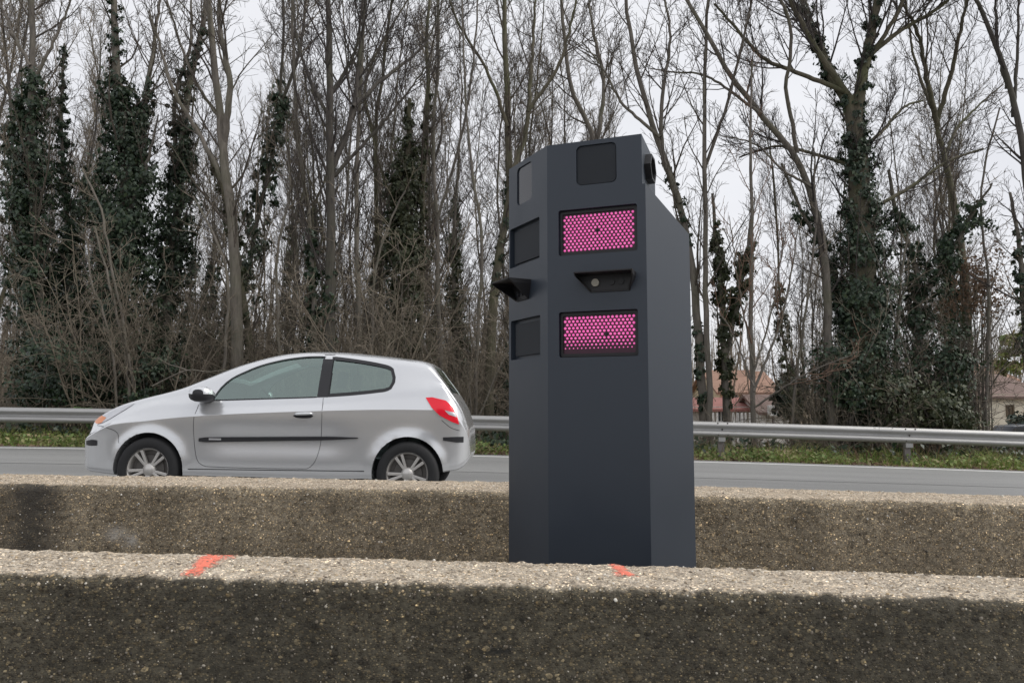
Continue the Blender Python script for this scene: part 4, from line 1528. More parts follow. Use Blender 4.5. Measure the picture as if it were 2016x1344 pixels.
def hero(name, label, D, stems, w0, crown=None, ivy=(), bark_='bark', twig_='twig', seed=1, group=None, jit=.25, cat='tree', ivymat='ivy', wtop=.32, k4=0, ivyw=.74, dens=1.0, a1=.66, up1=.09, t0=.28):
    """stems: pixel polylines (base first); w0: width in pixels at the base of each; crown: (limbs, length in m) per stem"""
    rng = np.random.default_rng(seed)
    st = []
    sc_ = D / F
    base = at(*stems[0][0], D)
    gz = float(ground_z(base[0], D))
    for si, pl in enumerate(stems):
        P = [at(x, y, D) for x, y in pl]
        if si == 0:
            P = [np.array([P[0][0], D, gz - .1])] + [p for p in P if p[2] > gz + .3]
        P = np.array(P)
        if si: dj = np.linspace(0, 1, len(P)) * rng.normal(0, 1.0)
        else: dj = np.cumsum(rng.normal(0, jit * .3, len(P)))
        P[:, 1] += dj
        wd = w0[si] * sc_ / 2 * (.72 if w0[si] < 60 else .88)
        st.append(stem_from(P, wd, wd * wtop, 26, .8, rng, .012))
    root = empty(name, (base[0], D, gz), label, cat, group)
    tr_ = merge([tubes(p, r, 9) for p, r in st])
    put('trunk', tr_, M[bark_], root, True)
    if crown:
        k1 = [c[0] for c in crown]; l1 = [c[1] for c in crown]
        put('crown', crown_of(rng, st, k1, l1, a1, up1, t0, k4=k4, dens=dens), M[twig_], root)
    parts = []
    for (si, y0, y1, hw0, hw1, n, size) in ivy:
        P = st[si][0][0]
        z0, z1 = at(1008, y0, D)[2], at(1008, y1, D)[2]
        zz = np.linspace(z0, z1, 14)
        o_ = np.argsort(P[:, 2])
        path = np.stack([np.interp(zz, P[o_, 2], P[o_, 0]), np.interp(zz, P[o_, 2], P[o_, 1]), zz], 1)
        rr = np.linspace(hw0, hw1, 14) * ivyw * sc_ * (.75 + .5 * np.random.default_rng(seed + 5).random(14))
        parts.append(ivy_on(rng, path, rr, int(n * 1.35), size * .72, .27))
    if parts: put('ivy', merge(parts), M[ivymat], root)
    return root


G1 = None
hero('ivied_tree', 'thick ivy column round the leftmost tall tree, bare trunk above', 18.2, [[(78, 800), (70, 560), (62, 300), (60, 130), (56, -60)], [(66, 160), (110, 60), (150, -60)], [(60, 130), (20, 60), (-20, -30)]], [34, 10, 10],
     [(16, 2.6), (10, 2.0), (8, 1.8)], [(0, 800, 480, 34, 50, 4200, .105), (0, 500, 140, 50, 36, 5200, .10)], seed=1)
hero('ivied_tree', 'slim tree with a narrow ivy sleeve just right of the leftmost ivy column', 19.2, [[(150, 790), (140, 520), (132, 300), (130, 90)]], [18],
     [(14, 1.6)], [(0, 780, 480, 38, 30, 3600, .10), (0, 520, 240, 26, 16, 2300, .095), (0, 240, 100, 9, 7, 380, .09)], seed=2)
hero('ivied_tree', 'broadest ivy clad tree, above the car bonnet, with two stems rising from its top', 18.6, [[(238, 800), (245, 520), (250, 300), (232, 120), (226, -60)], [(262, 330), (278, 150), (292, -60)], [(255, 420), (300, 320), (330, 240)]], [40, 18, 12],
     [(14, 2.6), (14, 2.2), (6, 1.4)], [(0, 800, 430, 66, 64, 7600, .105), (0, 460, 160, 62, 34, 6200, .105), (0, 170, -40, 14, 10, 800, .09), (1, 320, 160, 30, 20, 1200, .10)], seed=3, ivyw=.95)
hero('ivied_tree', 'dark ivied tree leaning right with patchy ivy, second tree left of the thick bare trunk', 20.0, [[(318, 800), (330, 560), (350, 380), (368, 200), (400, 40), (410, -60)], [(352, 360), (335, 200), (360, 60), (350, -60)]], [32, 14],
     [(14, 2.4), (10, 2.0)], [(0, 780, 480, 30, 44, 4200, .10), (0, 520, 240, 50, 28, 4600, .10), (0, 240, 40, 16, 12, 900, .095), (1, 340, 100, 20, 12, 900, .09)], seed=4)
hero('bare_tree', 'thick bare brown trunk forking near mid height, above the car roof at left', 18.0, [[(474, 800), (472, 620), (462, 440), (444, 320), (432, 210), (418, 60), (410, -60)], [(440, 300), (462, 180), (452, 60), (470, -60)], [(452, 380), (400, 270), (360, 190), (330, 60)], [(436, 240), (380, 140), (330, -40)]], [36, 20, 14, 10],
     [(14, 2.6), (14, 2.4), (10, 1.8), (8, 1.6)], seed=5, bark_='bark_pale')
hero('bare_tree', 'leaning mossy tree crossing behind the thick brown trunk above the car', 19.6, [[(505, 800), (480, 600), (455, 440), (420, 330), (380, 240)]], [24], [(10, 2.0)], [(0, 640, 330, 14, 16, 900, .10)], seed=6, bark_='bark_moss', ivymat='ivy_olive')
hero('bare_tree', 'tall dark double stemmed tree rising behind the car roof, dense fine crown', 17.4, [[(652, 790), (650, 600), (652, 420), (650, 260), (652, 120), (646, -80)], [(655, 330), (690, 230), (702, 120), (720, -80)], [(652, 240), (600, 140), (560, 40), (540, -80)], [(695, 210), (760, 120), (820, 40), (850, -60)], [(655, 350), (720, 280), (790, 200), (850, 120)], [(650, 190), (690, 80), (700, -60)]], [34, 17, 12, 12, 11, 12],
     [(16, 3.0), (18, 2.6), (12, 2.0), (12, 2.0), (10, 1.7), (8, 2.0)], [(0, 720, 480, 15, 12, 700, .095)], bark_='bark_dark', twig_='twig_dark', seed=7)
hero('ivied_tree', 'thin trunk with a ragged dark ivy sleeve just left of the double stemmed tree', 18.4, [[(622, 800), (626, 620), (618, 450), (600, 300), (590, 140), (585, -60)]], [16], [(14, 1.8)], [(0, 720, 460, 13, 13, 1100, .10)], seed=8)
hero('bare_tree', 'slender pale grey trunk standing right of the double stemmed tree', 18.8, [[(712, 800), (708, 600), (704, 400), (708, 220), (716, 60), (712, -60)]], [17], [(16, 1.7)], seed=9, bark_='bark_pale')
hero('ivied_tree', 'broad ivy covered tree in the middle, pointed dark top left of the camera tower', 20.0, [[(802, 800), (800, 600), (800, 420), (806, 300), (808, 200)], [(822, 800), (828, 560), (832, 320), (842, 180), (836, 60), (850, -80)], [(800, 420), (760, 360), (730, 250)]], [34, 20, 9],
     [(10, 1.6), (16, 2.2), (6, 1.5)], [(0, 700, 470, 22, 44, 3300, .105), (0, 520, 300, 52, 28, 5200, .10), (0, 310, 215, 14, 8, 620, .09), (1, 420, 180, 12, 9, 700, .09)], seed=10, bark_='bark_moss', ivymat='ivy_olive')
hero('bare_tree', 'straight thin trunk between the middle ivied tree and the camera tower', 19.4, [[(868, 800), (862, 600), (858, 420), (852, 260), (862, 120), (858, -60)], [(858, 440), (905, 300), (935, 150), (950, -40)]], [15, 9], [(14, 1.7), (12, 1.5)], seed=11)
hero('bare_tree', 'grey forking trunk immediately left of the camera tower top', 19.0, [[(962, 800), (968, 640), (984, 490), (1004, 370), (1000, 260), (996, 120), (990, -80)], [(1004, 350), (1036, 250), (1046, 120), (1060, -80)], [(1000, 250), (960, 140), (900, 40), (870, -60)], [(1040, 220), (1100, 130), (1130, 20), (1150, -60)]], [30, 15, 11, 11],
     [(16, 2.4), (14, 2.2), (12, 1.9), (12, 1.8)], [(0, 600, 330, 13, 12, 700, .095)], bark_='bark_moss', seed=12)
hero('ivied_tree', 'small ivied tree low in the wood left of the camera tower', 22.5, [[(905, 780), (898, 640), (892, 520), (895, 430), (900, 330)]], [15], [(10, 1.2)], [(0, 700, 480, 24, 14, 1500, .095)], seed=13, ivymat='ivy_olive')
hero('bare_tree', 'thin wavy trunk close beside the left edge of the camera tower', 18.6, [[(936, 800), (942, 640), (950, 520), (944, 430), (930, 340), (920, 220), (912, 60), (910, -60)]], [11], [(16, 1.5)], seed=14, twig_='twig_dark')
hero('bare_tree', 'tall thin trunk behind the camera tower, rising above its top', 20.5, [[(1150, 800), (1160, 520), (1170, 300), (1120, 160), (1100, -60)], [(1170, 300), (1192, 160), (1170, 20), (1165, -60)]], [22, 14], [(16, 2.0), (16, 2.0)], seed=15)
hero('bare_tree', 'leaning trunk just right of the camera tower head, two stems crossing', 18.4, [[(1385, 800), (1372, 600), (1352, 450), (1328, 350), (1300, 270), (1262, 150), (1240, 20), (1230, -60)], [(1340, 400), (1310, 300), (1310, 180), (1330, 60), (1320, -60)], [(1300, 270), (1230, 200), (1190, 120), (1150, 60)]], [26, 15, 10],
     [(16, 2.3), (14, 2.0), (10, 1.6)], [(0, 480, 300, 10, 10, 600, .09), (0, 800, 640, 14, 12, 800, .1)], seed=16)
hero('bare_tree', 'upright thin grey trunk right of the camera tower with twigs all the way up', 18.0, [[(1400, 800), (1392, 620), (1388, 430), (1384, 260), (1386, 120), (1392, -80)], [(1388, 330), (1420, 220), (1440, 120), (1470, -60)]], [18, 10], [(18, 1.8), (14, 1.6)], seed=17)
hero('ivied_tree', 'ivied tree with two ragged ivy heads right of the camera tower', 18.8, [[(1428, 820), (1424, 700), (1416, 560), (1410, 470), (1404, 380)], [(1424, 720), (1446, 600), (1462, 500), (1470, 430)]], [22, 16], [(8, 1.3), (8, 1.2)], [(0, 800, 560, 16, 20, 1500, .10), (0, 600, 450, 18, 16, 1200, .10), (1, 640, 500, 16, 24, 1700, .10)], seed=18, ivymat='ivy_olive')
hero('sapling', 'many stemmed sapling fanning out above the guard rail right of the camera tower', 17.2, [[(1486, 830), (1482, 700), (1480, 560), (1482, 420), (1476, 260), (1480, 120)], [(1484, 760), (1450, 640), (1400, 560)], [(1484, 770), (1530, 660), (1560, 560), (1580, 440)], [(1482, 740), (1520, 600), (1540, 470)], [(1484, 720), (1450, 560), (1430, 430)], [(1488, 800), (1560, 740), (1640, 700)]], [15, 6, 8, 6, 6, 6],
     [(14, 1.3), (6, .9), (8, 1.0), (8, .9), (8, .9), (6, .8)], seed=19, cat='sapling', twig_='twig_red', bark_='bark')
hero('bare_tree', 'leaning slender tree arching up and left from the big ivied tree', 17.6, [[(1642, 830), (1636, 640), (1632, 520), (1612, 400), (1570, 300), (1500, 220), (1430, 130), (1380, 50), (1330, -40)], [(1570, 300), (1530, 200), (1520, 120), (1470, 40), (1440, -60)], [(1500, 225), (1400, 140), (1340, 120), (1290, 100)], [(1600, 370), (1540, 330), (1490, 280), (1420, 260)]], [26, 12, 9, 8],
     [(16, 2.2), (12, 1.8), (8, 1.3), (8, 1.3)], seed=20, twig_='twig_dark')
hero('ivied_tree', 'biggest tree at right, massive ivied trunk splitting into a wide fan of limbs', 18.0, [[(1694, 835), (1700, 660), (1702, 520), (1696, 380), (1690, 280), (1672, 190)], [(1676, 210), (1650, 130), (1636, 50), (1610, -80)], [(1684, 240), (1694, 140), (1712, 20), (1720, -80)], [(1672, 190), (1610, 110), (1560, 30), (1520, -60)], [(1690, 130), (1760, 70), (1830, 30), (1890, -20)], [(1660, 180), (1580, 150), (1500, 120), (1440, 60), (1400, 20)], [(1700, 130), (1740, 60), (1790, -60)], [(1690, 300), (1760, 240), (1820, 180), (1880, 150)], [(1700, 420), (1790, 370), (1880, 310), (1960, 280)], [(1688, 330), (1620, 290), (1560, 260), (1490, 270)]],
     [76, 34, 34, 18, 15, 14, 14, 12, 12, 11], [(16, 2.6), (14, 2.6), (14, 2.6), (14, 2.2), (14, 2.2), (12, 2.0), (10, 2.0), (10, 1.6), (10, 1.6), (10, 1.6)],
     [(0, 830, 560, 66, 52, 5200, .10), (0, 600, 280, 46, 28, 4300, .10), (0, 310, 190, 22, 18, 1000, .095), (1, 210, -40, 13, 11, 1300, .09), (2, 230, -40, 14, 11, 1300, .09)], bark_='bark_moss', seed=21, k4=1, wtop=.42, twig_='twig_dark', ivyw=1.05)
hero('ivied_tree', 'second ivied trunk leaning left against the biggest tree, ivy hanging between them', 18.8, [[(1700, 835), (1660, 640), (1612, 500), (1570, 420), (1530, 330)]], [20], [(10, 1.6)], [(0, 700, 420, 28, 20, 1700, .10)], seed=22)
hero('ivied_tree', 'ragged ivied tree right of the biggest trunk, gaps of sky in its ivy', 18.8, [[(1822, 835), (1812, 660), (1796, 520), (1760, 420), (1740, 340)], [(1806, 600), (1850, 500), (1862, 440), (1870, 400)]], [24, 14], [(10, 1.8), (8, 1.3)], [(0, 640, 420, 34, 26, 1700, .10), (1, 640, 430, 32, 36, 2000, .10)], seed=23)
hero('bare_tree', 'pale forked trunk near the right edge, bare above a russet tangle', 19.4, [[(1912, 830), (1904, 620), (1892, 480), (1872, 370), (1842, 240)], [(1846, 250), (1800, 170), (1760, 110), (1700, 60)], [(1844, 240), (1860, 150), (1862, 90), (1880, -40)], [(1858, 310), (1890, 250), (1940, 200), (2000, 150)], [(1842, 235), (1810, 110), (1800, -20)]], [34, 15, 14, 9, 10],
     [(12, 2.0), (12, 1.9), (12, 1.8), (8, 1.4), (8, 1.4)], bark_='bark_moss', seed=24)
hero('bare_tree', 'dark curved trunk sweeping up along the right edge of the photo', 17.6, [[(2030, 820), (2024, 560), (2012, 400), (2002, 280), (1984, 180), (1958, 90), (1920, 10), (1890, -60)], [(1982, 175), (1965, 80), (1962, -60)], [(1994, 230), (1990, 100), (1978, -60)]], [26, 11, 10], [(14, 1.8), (8, 1.5), (8, 1.5)], bark_='bark_dark', twig_='twig_dark', seed=25)
hero('ivied_tree', 'ivied trunk at the right edge behind the dark curved trunk', 20.5, [[(2010, 830), (2004, 640), (1996, 470), (1985, 380)]], [22], [(10, 1.6)], [(0, 700, 460, 24, 16, 1500, .10)], seed=26)
for k_, (pts, w_, lab) in enumerate([
        ([(234, 800), (224, 700), (208, 610), (192, 560), (180, 470)], 8, 'thin pale sapling leaning left in front of the broad ivy, just left of the bonnet'),
        ([(262, 800), (250, 700), (236, 620), (216, 520), (196, 450)], 9, 'thin brown sapling leaning left in front of the broad ivy above the bonnet'),
        ([(276, 800), (262, 700), (246, 600), (232, 520), (214, 420), (180, 340)], 9, 'mossy sapling with side twigs in front of the broad ivy above the bonnet'),
        ([(420, 800), (440, 690), (446, 560), (420, 470), (370, 380)], 10, 'crooked sapling right of the bonnet, bent over to the left'),
        ([(560, 800), (552, 640), (548, 500), (570, 380), (560, 260)], 9, 'straight thin sapling above the windscreen of the car'),
        ([(742, 800), (732, 660), (740, 540), (770, 440), (800, 380)], 9, 'bent dark sapling above the rear side window of the car'),
        ([(1560, 830), (1572, 700), (1590, 560), (1600, 420), (1590, 300)], 8, 'thin sapling in front of the houses left of the big ivied tree'),
        ([(1770, 830), (1764, 700), (1770, 560), (1790, 460)], 9, 'thin trunk between the biggest tree and the ragged ivied tree'),
        ([(1952, 830), (1958, 700), (1960, 560), (1950, 420), (1962, 300), (1990, 200)], 9, 'straight thin sapling in front of the cream house'),
]):
    hero('sapling', lab, 17.0 + .12 * k_, [pts], [w_], [(12, 1.0)], seed=60 + k_, cat='sapling', twig_='brush', bark_='bark_pale' if k_ < 4 else 'bark', k4=0, a1=.95, up1=.02, wtop=.5)

# pale dead branch lying over the bonnet side of the thicket
rng = np.random.default_rng(5)
P = np.array([at(x, y, 16.7) for x, y in [(300, 760), (335, 742), (372, 728), (410, 732), (445, 728), (470, 736)]])
b0 = stem_from(P, .022, .008, 16)
P2_ = np.array([at(x, y, 16.75) for x, y in [(372, 730), (350, 722), (330, 716), (312, 704)]])
b1_ = stem_from(P2_, .016, .006, 12)
tw_ = grow(rng, b0[0], b0[1], 9, .1, .8, .25, .5, 6, -.02, .14, rmin=.006)
br_root = empty('dead_branch', tuple(P[0]), 'pale crooked dead branch in the thicket right above the car bonnet', 'branch')
put('limb', merge([tubes(*b0, 7), tubes(*b1_, 7)]), M['bark_pale'], br_root, True)
put('twigs', tubes(*tw_, 4), M['bark_pale'], br_root)

# ---- trees farther back in the wood: a few built once, then copied
templ = []
for k_ in range(9):
    rng = np.random.default_rng(200 + k_)
    H = rng.uniform(12, 17)
    lean = rng.normal(0, .05, 2)
    P = np.array([[lean[0] * h + .25 * math.sin(h * .5 + k_), lean[1] * h + .2 * math.cos(h * .45 + k_), h] for h in np.linspace(-.2, H, 7)])
    st = [stem_from(P, rng.uniform(.05, .10), .014, 20, .9, rng, .02)]
    if k_ % 2:
        j = 8 + k_ % 4
        q0 = st[0][0][0][j]
        P2_ = np.array([q0, q0 + np.array([rng.normal(0, .5), rng.normal(0, .5), 2.0]), q0 + np.array([rng.normal(0, 1.4), rng.normal(0, 1.4), 6.0])])
        st.append(stem_from(P2_, .05, .012, 16))
    root = empty('bare_tree', (0, 0, 0))
    put('trunk', merge([tubes(p, r, 7) for p, r in st]), M[['bark', 'bark_moss', 'bark_pale', 'bark_dark'][k_ % 4]], root, True)
    cr = crown_of(rng, st, [30, 15][:len(st)], [2.5, 1.9][:len(st)], .64, .10, .2, k4=0, twig=.0056, n3=2, dens=1.25)
    put('crown', cr, M[['twig', 'twig_dark', 'twig', 'brush'][k_ % 4]], root)
    if k_ in (2, 5, 7):
        Pp = st[0][0][0]; Pp = Pp[Pp[:, 2] < 8.5]
        put('ivy', ivy_on(rng, Pp, np.linspace(.5, .22, len(Pp)), 4200, .08), M['ivy' if k_ != 5 else 'ivy_olive'], root)
    templ.append(root)
rng = np.random.default_rng(77)
used = set()
spots = []
tries = 0
while len(spots) < 125 and tries < 6000:
    tries += 1
    y_ = 20.5 + 30 * rng.random() ** 1.1
    x_ = rng.uniform(-.80, .80) * y_
    # thinner towards the houses at right
    px_ = 1008 + x_ / y_ * F
    if px_ > 1360 and rng.random() < (.92 if px_ < 1570 or px_ > 1900 else .5): continue
    if all((x_ - a) ** 2 + (y_ - b) ** 2 > .7 for a, b in spots): spots.append((x_, y_))
ORD = ['first', 'second', 'third', 'fourth', 'fifth', 'sixth', 'seventh', 'eighth', 'ninth', 'tenth', 'eleventh', 'twelfth', 'thirteenth', 'fourteenth', 'fifteenth', 'sixteenth', 'seventeenth', 'eighteenth', 'nineteenth', 'twentieth']
ZONES = [(-9999, 100, 'behind the leftmost ivy column'), (100, 220, 'left of the broadest ivy tree'), (220, 340, 'behind the broadest ivy tree'), (340, 470, 'above the car bonnet'), (470, 580, 'above the windscreen'), (580, 680, 'above the car roof'), (680, 800, 'above the rear side window'), (800, 900, 'above the tail lamp'), (900, 1010, 'left of the camera tower'), (1010, 1190, 'behind the left of the camera tower'), (1190, 1370, 'behind the right of the camera tower'), (1370, 1560, 'above the ochre house'), (1560, 1760, 'behind the biggest ivied tree'), (1760, 1900, 'behind the evergreen shrub'), (1900, 9999, 'above the cream house')]
made = []
for i, (x_, y_) in enumerate(spots):
    k_ = i % len(templ)
    root = templ[k_] if k_ not in used else copy_tree(templ[k_])
    used.add(k_)
    root.location = (x_, y_, float(ground_z(x_, y_)) - .05)
    root.rotation_euler = (0, 0, rng.uniform(0, 6.28))
    s_ = rng.uniform(.72, 1.2)
    root.scale = (s_, s_, s_ * rng.uniform(.9, 1.15))
    iv = k_ in (2, 5, 7)
    if iv: root.name = 'ivied_tree'
    made.append((1008 + x_ / y_ * F, y_, iv, root))
for a_, b_, ph in ZONES:
    for iv in (False, True):
        for far in (False, True):
            L_ = sorted([(px_, r_) for px_, y_, v_, r_ in made if a_ <= px_ < b_ and v_ == iv and (y_ > 29) == far], key=lambda q_: q_[0])
            for n_, (px_, r_) in enumerate(L_):
                tag(r_, ORD[n_] + ' from left of the ' + ('deep ' if far else 'nearer ') + ('ivied' if iv else 'bare') + ' trees ' + ph, 'tree', 'ivied trees back in the wood' if iv else 'bare trees back in the wood')


# ---- the far wood on the hill
def far_wood(name, n, xr, yr, seed, label, hscale=1.0, k1=12, k2=5, mat='twig', k3=0, hmin=7, hmax=12, rpow=1.0):
    rng = np.random.default_rng(seed)
    y_ = yr[0] + (yr[1] - yr[0]) * rng.random(n) ** rpow
    x_ = rng.uniform(*xr, n) * (np.abs(y_) if max(np.abs(xr)) < 3 else 1)
    z_ = ground_z(x_, y_)
    H = rng.uniform(hmin, hmax, n) * hscale
    tt = np.linspace(0, 1, 7)[None, :, None]
    d = np.stack([rng.normal(0, .07, n), rng.normal(0, .07, n), np.ones(n)], 1)
    P = np.stack([x_, y_, z_ - .2], 1)[:, None] + d[:, None] * H[:, None, None] * tt + rng.normal(0, .10, (n, 7, 3)) * tt
    R = rng.uniform(.07, .15, n)[:, None] * np.linspace(1, .15, 7)[None]
    b1 = grow(rng, P, R, k1, .2, .7, .26, .45, 5, .12, .12, rmin=.016)
    b2 = k2 and grow(rng, b1[0], b1[1], k2, .15, .75, .5, .5, 2, .06, .15, rmin=.012, lmin=.4)
    parts = [tubes(P, R, 4), tubes(*b1, 3)] + ([tubes(*b2, 3)] if b2 else [])
    if k3: parts.append(tubes(*grow(rng, b2[0], b2[1], k3, .2, .75, .6, .6, 3, .04, .15, rmin=.009, lmin=.3), 3))
    V, q = merge(parts)
    o = link(name, np_mesh(name, V, q), M[mat])
    return tag(o, label, 'wood', kind='stuff')


far_wood('far_woodland', 620, (-.85, .85), (44, 125), 91, 'distant bare brown woodland seen through the trunks', k1=9, k2=4, rpow=1.1, mat='brush')
far_wood('woodland_behind', 90, (-40, 40), (-40, -18), 92, 'bare woodland across the near carriageway', k1=9, k2=4, hmin=5, hmax=9)

far_wood('far_woodland', 420, (-.85, .85), (120, 190), 93, 'bare woodland along the crest of the hill', k1=12, k2=0, rpow=.8, mat='brush', hmin=9, hmax=14)

# ---- undergrowth: thin stems, brambles, shrubs at the foot of the wood
def undergrowth(name, n, D0, D1, xr, h0, h1, seed, mat, label, kids=6, curve=.12, r=.006, up=.05, cat='undergrowth'):
    rng = np.random.default_rng(seed)
    y_ = D0 + (D1 - D0) * rng.random(n) ** 1.3
    x_ = rng.uniform(*xr, n) * y_
    z_ = ground_z(x_, y_)
    H = h0 + (h1 - h0) * rng.random(n) ** 1.8
    d = np.stack([rng.normal(0, .45, n), rng.normal(0, .3, n), np.ones(n)], 1); d /= np.linalg.norm(d, axis=1, keepdims=True)
    P = np.empty((n, 7, 3)); P[:, 0] = np.stack([x_, y_, z_ - .05], 1)
    for j in range(1, 7):
        d = d + rng.normal(0, curve, (n, 3)) + np.array([0, 0, -.03]); d /= np.linalg.norm(d, axis=1, keepdims=True)
        P[:, j] = P[:, j - 1] + d * (H / 6)[:, None]
    R = (r * rng.uniform(.7, 1.9, n))[:, None] * np.linspace(1, .4, 7)[None]
    b1 = grow(rng, P, R, kids, .15, .8, .36, .6, 5, up, .16, rmin=.0042, lmin=.25)
    b2 = grow(rng, b1[0], b1[1], 3, .2, .7, .5, .6, 2, .03, .15, rmin=.0035, lmin=.15)
    V, q = merge([tubes(P, R, 4), tubes(*b1, 3), tubes(*b2, 3)])
    o = link(name, np_mesh(name, V, q), M[mat])
    return tag(o, label, cat, kind='stuff')


undergrowth('undergrowth', 560, 17.2, 27, (-.78, .05), .6, 4.6, 301, 'brush', 'tangle of thin brown stems at the foot of the wood behind the car', kids=6)
undergrowth('undergrowth', 300, 16.7, 24, (.40, .60), .5, 3.3, 302, 'brush', 'tangle of thin stems and brambles behind the guard rail at right', kids=6)
undergrowth('undergrowth', 90, 16.7, 24, (.22, .42), .4, 1.8, 304, 'brush', 'sparse thin stems behind the guard rail in front of the houses', kids=6)
undergrowth('undergrowth', 1050, 25, 50, (-.80, .14), 1.5, 8.5, 303, 'brush', 'brown saplings and brush deeper in the wood', kids=5, r=.012, up=.08)


# ---- bare many stemmed shrubs in front of and between the trunks
bush = []
for k_ in range(4):
    rng = np.random.default_rng(700 + k_)
    m_ = 8
    H = rng.uniform(2.6, 5.2, m_)
    az_ = rng.uniform(0, 6.28, m_); ln_ = rng.uniform(.12, .55, m_)
    tt = np.linspace(0, 1, 8)[None, :, None]
    d0 = np.stack([np.cos(az_) * ln_, np.sin(az_) * ln_, np.ones(m_)], 1)
    P = rng.normal(0, .12, (m_, 1, 3)) * np.array([1, 1, 0]) + d0[:, None] * H[:, None, None] * tt + np.stack([np.cos(az_), np.sin(az_), 0 * az_], 1)[:, None] * (tt ** 2) * .5
    P = P + np.cumsum(rng.normal(0, .035, P.shape), 1)
    P[:, 0, 2] = -.1
    R = rng.uniform(.014, .026, m_)[:, None] * np.linspace(1, .3, 8)[None]
    b1 = grow(rng, P, R, 9, .18, .95, .40, .6, 7, .03, .13, rmin=.008, lmin=.5)
    b2 = grow(rng, b1[0], b1[1], 5, .15, .75, .42, .6, 4, .03, .15, rmin=.0062, lmin=.25)
    b3 = grow(rng, b2[0], b2[1], 2, .2, .75, .5, .6, 2, .02, .15, rmin=.005, lmin=.15)
    root = empty('bare_shrub', (0, 0, 0))
    put('stems', tubes(P, R, 5), M['bark' if k_ % 2 else 'brush'], root)
    put('twigs', merge([tubes(*b1, 4), tubes(*b2, 3), tubes(*b3, 3)]), M['brush' if k_ != 1 else 'twig'], root)
    bush.append(root)
rng = np.random.default_rng(909)
bs, n_try = [], 0
while len(bs) < 50 and n_try < 4000:
    n_try += 1
    y_ = rng.uniform(16.9, 25); px_ = rng.uniform(-40, 2060)
    if 1350 < px_ < 1590 or px_ > 1880: continue
    x_ = (px_ - 1008) / F * y_
    if all((x_ - a) ** 2 + (y_ - b) ** 2 > .7 for a, b, _ in bs): bs.append((x_, y_, px_))
madeb = []
for i, (x_, y_, px_) in enumerate(bs):
    root = bush[i] if i < 4 else copy_tree(bush[i % 4])
    root.location = (x_, y_, float(ground_z(x_, y_)))
    root.rotation_euler = (0, 0, rng.uniform(0, 6.28))
    s_ = rng.uniform(.65, 1.15)
    root.scale = (s_, s_, s_)
    madeb.append((px_, y_, root))
for a_, b_, ph in ZONES:
    for far in (False, True):
        L_ = sorted([(px_, r_) for px_, y_, r_ in madeb if a_ <= px_ < b_ and (y_ > 20.5) == far], key=lambda q_: q_[0])
        for n_, (px_, r_) in enumerate(L_):
            tag(r_, ORD[n_] + ' from left of the ' + ('deeper' if far else 'nearer') + ' bare shrubs ' + ph.replace('above', 'seen above'), 'shrub', 'bare many stemmed shrubs at the edge of the wood')


def shrub(name, label, px, py, D, wpx, hpx, n, mat, seed, size=.09, cat='shrub'):
    if D < 30: n, size = int(n * 1.7), size * .75
    rng = np.random.default_rng(seed)
    c = at(px, py, D); sc_ = D / F
    gz = float(ground_z(c[0], D))
    root = empty(name, (c[0], D, gz), label, cat)
    m = 26
    cl = np.stack([rng.normal(0, .38, m) * wpx * sc_ / 1.6, rng.normal(0, .4, m), rng.uniform(-.5, .5, m) * hpx * sc_], 1) + c
    cl[:, 2] = np.maximum(cl[:, 2], gz + .15)
    ci = rng.integers(0, m, n)
    C = cl[ci] + rng.normal(0, .19, (n, 3)) * np.array([1.1, 1, .8])
    N_ = C - c; N_ /= np.linalg.norm(N_, axis=1, keepdims=True); N_[:, 2] += .5
    put('leaves', leaves(rng, C, N_, size), M[mat], root)
    S0 = np.array([c[0], D, gz - .05]) + rng.normal(0, .15, (m, 3)) * np.array([1, 1, 0])
    tt = np.linspace(0, 1, 6)[None, :, None]
    P = S0[:, None] * (1 - tt) + cl[:, None] * tt + rng.normal(0, .05, (m, 6, 3)) * tt
    put('stems', tubes(P, np.full((m, 6), .012), 4), M['bark'], root)
    return root


shrub('evergreen_shrub', 'dark glossy evergreen shrub under the ragged ivied tree, right of the biggest trunk', 1850, 715, 18.0, 125, 150, 1700, 'ivy', 401)
shrub('evergreen_shrub', 'low olive ivy mound at the foot of the right hand trees by the rail', 1850, 800, 17.2, 125, 70, 1800, 'ivy_olive', 402)
shrub('evergreen_shrub', 'dark ivy bush wrapped round the foot of the biggest tree', 1660, 735, 17.6, 105, 120, 1500, 'ivy', 403)
shrub('evergreen_shrub', 'small olive ivy bush between the biggest tree and the evergreen shrub', 1735, 790, 17.3, 85, 80, 1100, 'ivy_olive', 404)
shrub('evergreen_shrub', 'dark ivy bush at the foot of the leftmost ivy column', 120, 740, 17.3, 130, 110, 2600, 'ivy', 405)
shrub('evergreen_shrub', 'ivy bush right of the broad ivy tree, above the bonnet', 300, 740, 17.8, 90, 110, 1900, 'ivy', 406)
shrub('russet_bush', 'russet tangle of dead leaves on the pale forked trunk near the right edge', 1915, 560, 18.9, 70, 120, 900, 'deadleaf', 408, .085)
shrub('conifer_bush', 'dark rounded conifer in front of the houses at right', 1556, 780, 36, 44, 70, 2200, 'conifer', 409, .18)
shrub('green_bush', 'yellow green bush far behind the cream house roof at the right edge', 2004, 690, 60, 80, 110, 2200, 'weeds', 410, .30)

